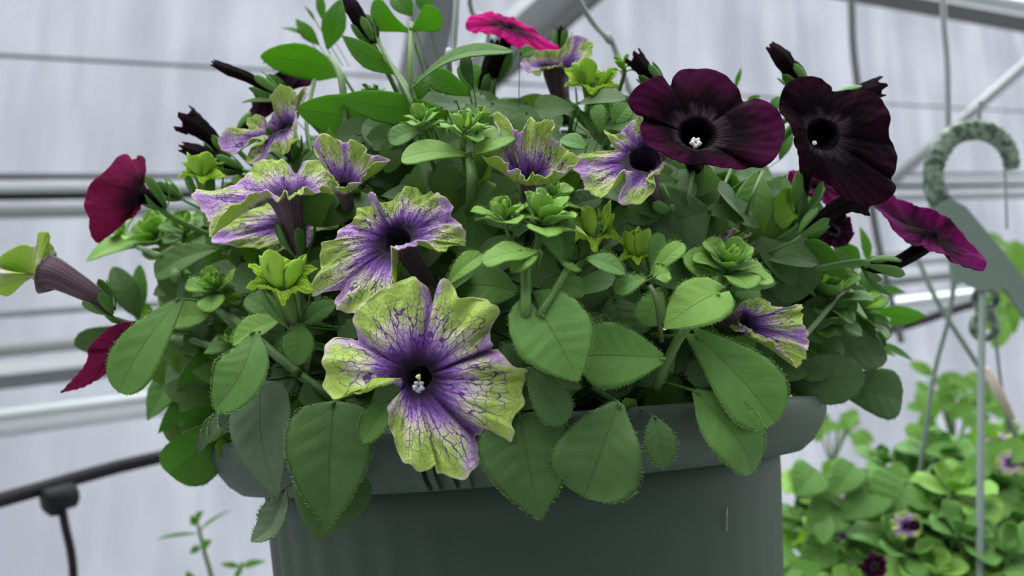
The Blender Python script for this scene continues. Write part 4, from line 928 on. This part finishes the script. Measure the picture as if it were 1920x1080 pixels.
# ================================================================== SHOOTS
shoot(292, 440, 92, (-.25, .8, .5), 12, -.004, 11, hair=24, stem_to=(330, 520, .33), sw=16)
shoot(228, 432, 44, (-.5, .8, .3), 7, .0, 12, hair=14, stem_to=(300, 480, .335), sw=9)
shoot(345, 430, 70, (.0, .8, .5), 8, .008, 13, 'leaf', hair=14)
shoot(403, 535, 66, (-.1, .75, .75), 9, -.004, 14, hair=20, sw=10, buds=2, wide=.62)
shoot(945, 402, 74, (-.2, .9, .3), 9, -.006, 21, hair=24, stem_to=(972, 462, .29), sw=9)
shoot(1014, 406, 98, (.1, .9, .3), 11, -.008, 22, hair=24, stem_to=(985, 560, .285), sw=18)
shoot(1366, 492, 88, (.05, .85, .45), 12, -.008, 23, hair=24, stem_to=(1335, 560, .285), sw=10, wide=.6)
shoot(1040, 366, 58, (.1, .8, .5), 8, .018, 24, hair=8)
shoot(872, 240, 72, (.1, .85, .35), 10, -.004, 25, hair=8, stem_to=(882, 330, .33), sw=14)
shoot(790, 222, 60, (-.1, .9, .3), 8, -.002, 26, hair=0)
shoot(900, 222, 50, (.2, .8, .4), 7, .01, 27, hair=0)
shoot(1168, 122, 40, (0, 1, .1), 6, .03, 28, hair=0)
shoot(1545, 545, 110, (.2, .8, .4), 11, .015, 29, 'leaf', hair=0)
shoot(1610, 575, 90, (.5, .7, .3), 10, .02, 30, 'leaf', hair=0)
shoot(1530, 590, 80, (.0, .8, .5), 9, .02, 31, 'leaf', hair=0)
shoot(700, 175, 40, (0, 1, .1), 6, .03, 32, 'leaf', hair=0)
shoot(440, 640, 60, (-.2, .7, .6), 7, .01, 33, 'leaf', hair=10)
shoot(1485, 395, 70, (0, .9, .3), 7, .02, 34, 'leaf_back', hair=0, buds=0)
shoot(430, 400, 60, (-.2, .8, .4), 7, .01, 35, 'leaf', hair=10)
# stems
stemp([(985, 490), (986, 540), (986, 590), (990, 620, .02)], 19, off=-.010)
stemp([(1066, 500), (1040, 545), (1010, 592), (1000, 616, .02)], 13, off=-.010)
stemp([(1218, 535), (1232, 570), (1240, 640, .02)], 9, 'stem_p', off=-.008)
stemp([(1345, 520), (1335, 555), (1270, 640, .006), (1228, 730, .02)], 16, off=-.006)
stemp([(880, 300), (884, 340), (880, 400, .02)], 17, off=.004, hair=0)
stemp([(490, 640), (545, 690), (620, 745), (690, 800, .03)], 17, off=.022)
stemp([(300, 632), (350, 636), (400, 650)], 11, off=.012)
stemp([(300, 440), (325, 480), (390, 560), (470, 640)], 11, off=.016)
stemp([(430, 590), (500, 650), (560, 700)], 15, off=.008)
stemp([(230, 450), (290, 478), (340, 500)], 9, off=.002)
stemp([(618, 108), (640, 150), (650, 260, .02)], 12, off=.004, hair=0)
stemp([(771, 45), (770, 110), (768, 240, .02)], 12, off=.004, hair=0)
stemp([(706, 72), (738, 130), (770, 190), (790, 260, .02)], 7, off=.002, hair=0)
stemp([(715, 100), (760, 160), (780, 220, .01)], 10, off=.004, hair=0)
stemp([(1430, 322), (1410, 370), (1385, 440, .04)], 7, 'stem', off=.0, hair=0)
stemp([(1372, 315), (1345, 380), (1330, 440, .04)], 6, 'stem', off=.02, hair=0)
stemp([(1300, 320), (1290, 380), (1280, 450, .04)], 6, 'stem', off=.02, hair=0)
stemp([(1620, 500), (1560, 570), (1500, 640)], 8, 'stem', off=.0, hair=0)
stemp([(1262, 540), (1270, 600), (1255, 700)], 12, off=.02, hair=0)
stemp([(590, 150), (575, 240), (600, 330)], 7, off=.02, hair=0)
# inner foliage: uncounted leaves inside the mound, shade painted in by a darker leaf colour
poly = [(330, 850), (320, 760), (250, 640), (300, 500), (360, 400), (420, 330), (560, 270), (640, 225), (760, 205), (900, 175), (1040, 190), (1200, 180), (1330, 240), (1460, 330), (1540, 440), (1640, 560), (1640, 690), (1500, 770), (1250, 840), (700, 880), (450, 890)]
def inside(x, y):
    c = False; j = len(poly)-1
    for i in range(len(poly)):
        (xi, yi), (xj, yj) = poly[i], poly[j]
        if (yi > y) != (yj > y) and x < (xj-xi)*(y-yi)/(yj-yi)+xi: c = not c
        j = i
    return c
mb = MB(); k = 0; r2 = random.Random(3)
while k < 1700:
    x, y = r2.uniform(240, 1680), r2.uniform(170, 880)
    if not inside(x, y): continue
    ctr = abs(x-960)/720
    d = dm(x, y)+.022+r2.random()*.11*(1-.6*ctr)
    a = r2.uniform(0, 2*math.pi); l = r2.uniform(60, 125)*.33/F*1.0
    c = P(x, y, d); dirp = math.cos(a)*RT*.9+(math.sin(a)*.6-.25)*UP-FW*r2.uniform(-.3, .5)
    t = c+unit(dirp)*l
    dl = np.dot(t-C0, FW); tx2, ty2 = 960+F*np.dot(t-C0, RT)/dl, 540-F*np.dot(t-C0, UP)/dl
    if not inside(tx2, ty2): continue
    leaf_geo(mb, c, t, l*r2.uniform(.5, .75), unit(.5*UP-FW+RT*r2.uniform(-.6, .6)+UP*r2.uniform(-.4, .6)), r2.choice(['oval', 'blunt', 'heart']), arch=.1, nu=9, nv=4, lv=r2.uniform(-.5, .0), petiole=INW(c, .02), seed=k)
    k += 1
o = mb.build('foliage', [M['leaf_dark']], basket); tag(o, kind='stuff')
# ================================================================== neighbouring basket, lower right
b2d = .72
b2 = thing('hanging_basket', 'blurred petunia basket at lower right, hung from a mottled green question-mark hook', 'hanging basket', tuple(P(1800, 1330, b2d)))
def P2(x, y, dz=0): return P(x, y, b2d+dz)
c2 = P2(1790, 1120)
mb = MB(); prof = [(0, -.17), (.10, -.17), (.105, -.165), (.124, -.02), (.130, -.02), (.138, 0), (.134, 0), (.120, -.02), (.1, -.15), (0, -.15)]
V = [c2+np.array([r*math.cos(2*math.pi*j/64), r*math.sin(2*math.pi*j/64), h]) for r, h in prof for j in range(64)]
mb.add(V, grid_faces(len(prof), 64, True)); mb.build('pot', M['pot'], b2)
mb = MB(); V = [c2+np.array([.122*i/6*math.cos(2*math.pi*j/48), .122*i/6*math.sin(2*math.pi*j/48), -.012]) for i in range(7) for j in range(48)]
mb.add(V, grid_faces(7, 48, True)); mb.build('soil', M['soil'], b2)
r3 = random.Random(11)
def top2(x): return 800 + 190*max(0, (1790-x)/310)**1.6 + 40*max(0, (x-1850)/200)
sv = globals()['INW']
INW = lambda p, k=0.03: np.asarray(p) + unit(c2 + np.array([0, 0, .02]) - np.asarray(p))*k
k = 0
for (x, y, s, dz) in [(1760, 840, 90, .0), (1850, 850, 100, .03), (1700, 880, 90, .02), (1790, 905, 110, -.05), (1880, 900, 100, -.03), (1640, 940, 80, .0), (1730, 950, 100, -.06), (1560, 985, 80, .0), (1690, 1010, 110, -.08), (1620, 1040, 90, -.06),
        (1510, 1040, 80, -.02), (1750, 1060, 110, -.1), (1880, 1020, 110, -.1), (1560, 900, 70, .03), (1800, 985, 100, -.09), (1500, 900, 60, .04), (1660, 860, 70, .05), (1900, 820, 80, .05), (1510, 960, 70, .02), (1840, 1070, 100, -.1), (1910, 960, 90, -.06), (1600, 1090, 90, -.08)]:
    shoot(x, y+8, s*.92, (r3.uniform(-.3, .3), .85, .4), 9, seed=50+k, mat='leaf_young' if k % 2 else 'leaf', hair=0, buds=0, parent=b2, d=b2d+dz, sw=10, wide=.6); k += 1
def leaf2(bx, by, tx_, ty_, wpx, dz=-.05, mat='leaf', shape='heart', n=(0, .6, 1)):
    mb = MB(); bp = P2(bx, by, dz); tp = P2(tx_, ty_, dz-.015); nv = unit(n[0]*RT+n[1]*UP-n[2]*FW)
    leaf_geo(mb, bp, tp, wpx*b2d/F, nv, shape, arch=.1, petiole=INW(bp, .04), seed=int(bx)); return mb.build('leaf', [M[mat]], b2, solid=.0004)
for a in [(1830, 1000, 1815, 1085, 100), (1700, 905, 1660, 985, 130), (1745, 950, 1735, 1055, 90), (1860, 930, 1905, 1010, 90), (1790, 940, 1830, 985, 80), (1650, 905, 1580, 975, 80), (1580, 940, 1510, 1000, 80), (1560, 1010, 1500, 1070, 70), (1640, 1010, 1600, 1080, 90), (1890, 1030, 1930, 1080, 90), (1530, 880, 1490, 930, 70), (1600, 870, 1560, 930, 60), (1680, 1050, 1650, 1110, 90), (1780, 1040, 1760, 1100, 90)]:
    leaf2(*a)
mb = MB(); k = 0
while k < 420:
    x = r3.uniform(1475, 2150); y = r3.uniform(820, 1160)
    if y < top2(x)+25: continue
    d = b2d+r3.uniform(-.03, .12)-.06*((y-800)/300); c = P(x, y, d); l = r3.uniform(.022, .042); a = r3.uniform(0, 6.28)
    t = c+unit(math.cos(a)*RT+(math.sin(a)*.6-.2)*UP-FW*r3.uniform(-.2, .6))*l
    leaf_geo(mb, c, t, l*.6, unit(.7*UP-FW+RT*r3.uniform(-.6, .6)), r3.choice(['oval', 'blunt']), nu=8, nv=4, lv=r3.uniform(-.2, .8), seed=k); k += 1
tag(mb.build('foliage', [M['leaf']], b2), kind='stuff')
def roundf(cx, cy, d, r, axis, mats, base, lab, zoff, par, stam=None):
    E = []
    for k in range(20):
        a = 2*math.pi*k/20; q = r*(1-.16*(k % 4 == 0))*random.uniform(.9, 1.08)
        ax = unit(np.array(axis)); E.append((cx+q*math.cos(a), cy-q*math.sin(a)*max(.35, abs(ax[2])), 1000*q*math.sin(a)*ax[1]*d/F*.8)+(('n',) if k % 4 == 0 else ()))
    return flower(cx, cy, d, E, axis, r*.13*d/F, base, mats, ntheta=80, ns=14, stam=stam, label=lab, zoff=zoff, parent=par, calyx=False, ruff=(.0012, 7))
roundf(1605, 945, b2d-.02, 36, (-.1, .4, .9), ('vin', 'vout'), (1612, 985, b2d+.02), 'blurred lilac and lime flower at lower right', 41, b2)
roundf(1590, 1000, b2d-.04, 34, (.1, .5, .8), ('vin', 'vout'), (1600, 1040, b2d), 'blurred pinkish lime flower above the lower edge', 43, b2)
roundf(1700, 985, b2d-.09, 30, (.1, .4, .9), ('vin', 'vout'), (1708, 1030, b2d-.03), 'blurred lime flower with dark throat', 45, b2)
roundf(1540, 985, b2d-.04, 26, (.0, .8, .5), ('lin', 'lout'), (1545, 1040, b2d), 'blurred bright lime bud', 46, b2)
roundf(1875, 828, b2d-.0, 34, (.1, .8, .5), ('vin', 'vout'), (1880, 870, b2d), 'blurred cream flower at the top of the plant', 48, b2)
roundf(1895, 868, b2d-.05, 28, (.1, .5, .8), ('vin', 'vout'), (1895, 900, b2d), 'blurred cream flower at the right edge', 49, b2)
roundf(1640, 1062, b2d-.10, 26, (.1, .3, .9), ('din', 'dout'), (1640, 1090, b2d), 'blurred dark flower at the bottom edge', 50, b2)
roundf(1715, 985, b2d-.105, 12, (.1, .3, .9), ('din', 'dout'), (1715, 1000, b2d-.04), 'small blurred dark purple throat', 51, b2)
# green plastic hook and the strap hanger it carries
hk = [(1898, 318), (1890, 280), (1862, 252), (1822, 244), (1782, 258), (1756, 296), (1750, 336), (1760, 372), (1784, 404), (1812, 436), (1830, 460)]
hw = [10, 14, 17, 19, 19, 18, 17, 20, 22, 16, 6]
path = catmull([P(x, y, .66) for x, y in hk], 90); rad = np.interp(np.linspace(0, 1, 90), np.linspace(0, 1, len(hw)), hw)*.66/F
V = []; T = np.gradient(path, axis=0)
for i in range(90):
    t = unit(T[i]); sd = unit(np.cross(t, FW)); ridge = 1+.05*math.sin(i*1.9)
    for j in range(16):
        th = 2*math.pi*j/16; cc = math.cos(th); s_ = math.sin(th)
        V.append(path[i]+sd*rad[i]*ridge*np.sign(cc)*abs(cc)**.6 + FW*.0062*(1+.18*math.sin(i*1.9+th*2))*np.sign(s_)*abs(s_)**.6)
mb = MB(); mb.add(V, grid_faces(90, 16, True)+[tuple(range(16)), tuple(89*16+j for j in range(16))[::-1]])
mb.build('hanger_hook', M['hook'], b2)
mb = MB()
# webbed strap plate below the hook
Vp = [P(x, y, .651) for x, y in [(1758, 388), (1782, 372), (1812, 388), (1852, 436), (1905, 500), (1960, 575), (2060, 700), (2025, 735), (1925, 600), (1885, 542), (1838, 545), (1808, 530), (1788, 536), (1780, 470)]]
n_ = len(Vp); V = [v for v in Vp]+[v+FW*.004 for v in Vp]
mb.add(V, [tuple(range(n_)), tuple(range(n_, 2*n_))[::-1]]+[(i, (i+1) % n_, n_+(i+1) % n_, n_+i) for i in range(n_)])
h2 = b2
mb.build('hanger_strap', M['hook_flat'], h2, smooth=False)
for pts, wpx in (([(1842, 500, .66), (1840, 700, .64), (1838, 900, .62), (1836, 1180, .60)], 13), ([(1790, 520, .66), (1778, 600, .67), (1745, 740, .69), (1700, 1090, .72)], 9), ([(1718, 478, .70), (1760, 570, .69), (1830, 680, .69), (1892, 785, .69), (1990, 1080, .70)], 10), ([(1862, 540, .68), (1872, 680, .70), (1890, 800, .74), (1930, 1060, .78)], 6), ([(1880, 250, .70), (1885, 340, .70), (1888, 430, .70)], 5), ([(1838, 190, .66), (1836, 215, .66), (1836, 245, .66)], 8)):
    pth = catmull([P(*p) for p in pts], 30); V, Fc = tube(pth, wpx/2*.66/F, 8); mb = MB(); mb.add(V, Fc)
    mb.build('hanger_strand', M['wire'], h2)
mb = MB()
for q_, r_ in (((1848, 560), 20), ((1846, 612), 22), ((1846, 588), 14)):
    c = P(q_[0], q_[1], .665); R_ = r_*.665/F
    V = [c+R_*(1+.35*math.cos(2*math.pi*i/12))*math.cos(2*math.pi*j/24)*RT+R_*(1+.35*math.cos(2*math.pi*i/12))*math.sin(2*math.pi*j/24)*UP+R_*.35*math.sin(2*math.pi*i/12)*FW for i in range(12) for j in range(24)]
    Fc = grid_faces(12, 24, True)+[(11*24+j, 11*24+(j+1) % 24, (j+1) % 24, j) for j in range(24)]; mb.add(V, Fc)
mb.build('hanger_ring', M['hook'], h2)
# pale tag on a strand
V, Fc = tube([P(1848, 690, .68), P(1872, 735, .68), P(1898, 786, .68)], np.array([9, 13, 7])*.68/F, 10, .3); mb = MB(); mb.add(V, Fc)
tag(mb.build('plant_tag', M['tag'], origin=tuple(P(1848, 690, .68))), 'pale pinkish plant tag dangling on the dark strand at right', 'tag')
# distant plant at the right edge, and further foliage
def farplant(x, y, d, R, n, lab, seed, flat=.7, stem_to=None):
    r4 = random.Random(seed); t = thing('petunia_plant', lab, 'plant', tuple(P(x, y+R*1.2, d)))
    mb = MB()
    for k in range(n):
        a = r4.uniform(0, 6.28); q = R*math.sqrt(r4.random()); dd = d+r4.uniform(-.08, .08)
        c = P(x+q*math.cos(a), y+q*flat*math.sin(a), dd); l = r4.uniform(.025, .05); a2 = r4.uniform(0, 6.28)
        leaf_geo(mb, c, c+unit(math.cos(a2)*RT+math.sin(a2)*.7*UP-FW*r4.uniform(-.3, .6))*l, l*.5, unit(.7*UP-FW+RT*r4.uniform(-.6, .6)), 'oval', nu=8, nv=4, lv=r4.uniform(-.2, .6), seed=k)
    tag(mb.build('foliage', [M['leaf']], t), kind='stuff')
    mb = MB()
    for k in range(9):
        a = r4.uniform(.3, 2.8); pth = catmull([P(x, y+R*1.4, d), P(x+R*.5*math.cos(a), y-R*.1*math.sin(a)+R*.3, d), P(x+R*1.0*math.cos(a), y-R*flat*math.sin(a), d)], 10)
        V, Fc = tube(pth, .0018, 7); mb.add(V, Fc)
    mb.build('stems', [M['stem']], t)
    return t
farplant(1905, 530, 1.1, 62, 60, 'blurred leafy plant at the right edge beside the hook', 5, 1.2)
farplant(1790, 745, 1.25, 75, 46, 'blurred dark twiggy plant behind the strands at right', 6, .6)
farplant(1560, 800, 1.3, 55, 16, 'blurred thin sprigs just right of the pot rim', 7, .5)
# small sprig lower left
sp = thing('seedling', 'thin blurred sprig with narrow leaves in front of the wall at lower left', 'plant', tuple(P(410, 1180, .75)))
V, Fc = tube(catmull([P(372, 985, .75), P(382, 1030, .75), P(398, 1090, .75), P(410, 1180, .75)], 16), np.linspace(.0016, .0028, 16), 8); mb = MB(); mb.add(V, Fc); mb.build('stem', M['stem_p'], sp)
V, Fc = tube(catmull([P(425, 1130, .76), P(440, 1090, .76), P(455, 1055, .76)], 10), .002, 8); mb = MB(); mb.add(V, Fc); mb.build('stem', M['stem'], sp)
for a in [(370, 985, 358, 965, 16), (368, 975, 382, 958, 16), (372, 1000, 292, 1012, 7), (376, 995, 436, 955, 6), (378, 1030, 398, 1012, 20), (376, 1025, 356, 1038, 16), (455, 1062, 500, 1052, 14), (450, 1062, 412, 1058, 12), (456, 1060, 440, 1090, 12), (362, 1090, 350, 1070, 16)]:
    mb = MB(); leaf_geo(mb, P(a[0], a[1], .75), P(a[2], a[3], .745), a[4]*.75/F, unit(.6*UP-FW), 'lance', arch=.15, nu=10, nv=4); mb.build('leaf', [M['leaf_back']], sp, solid=.0003)
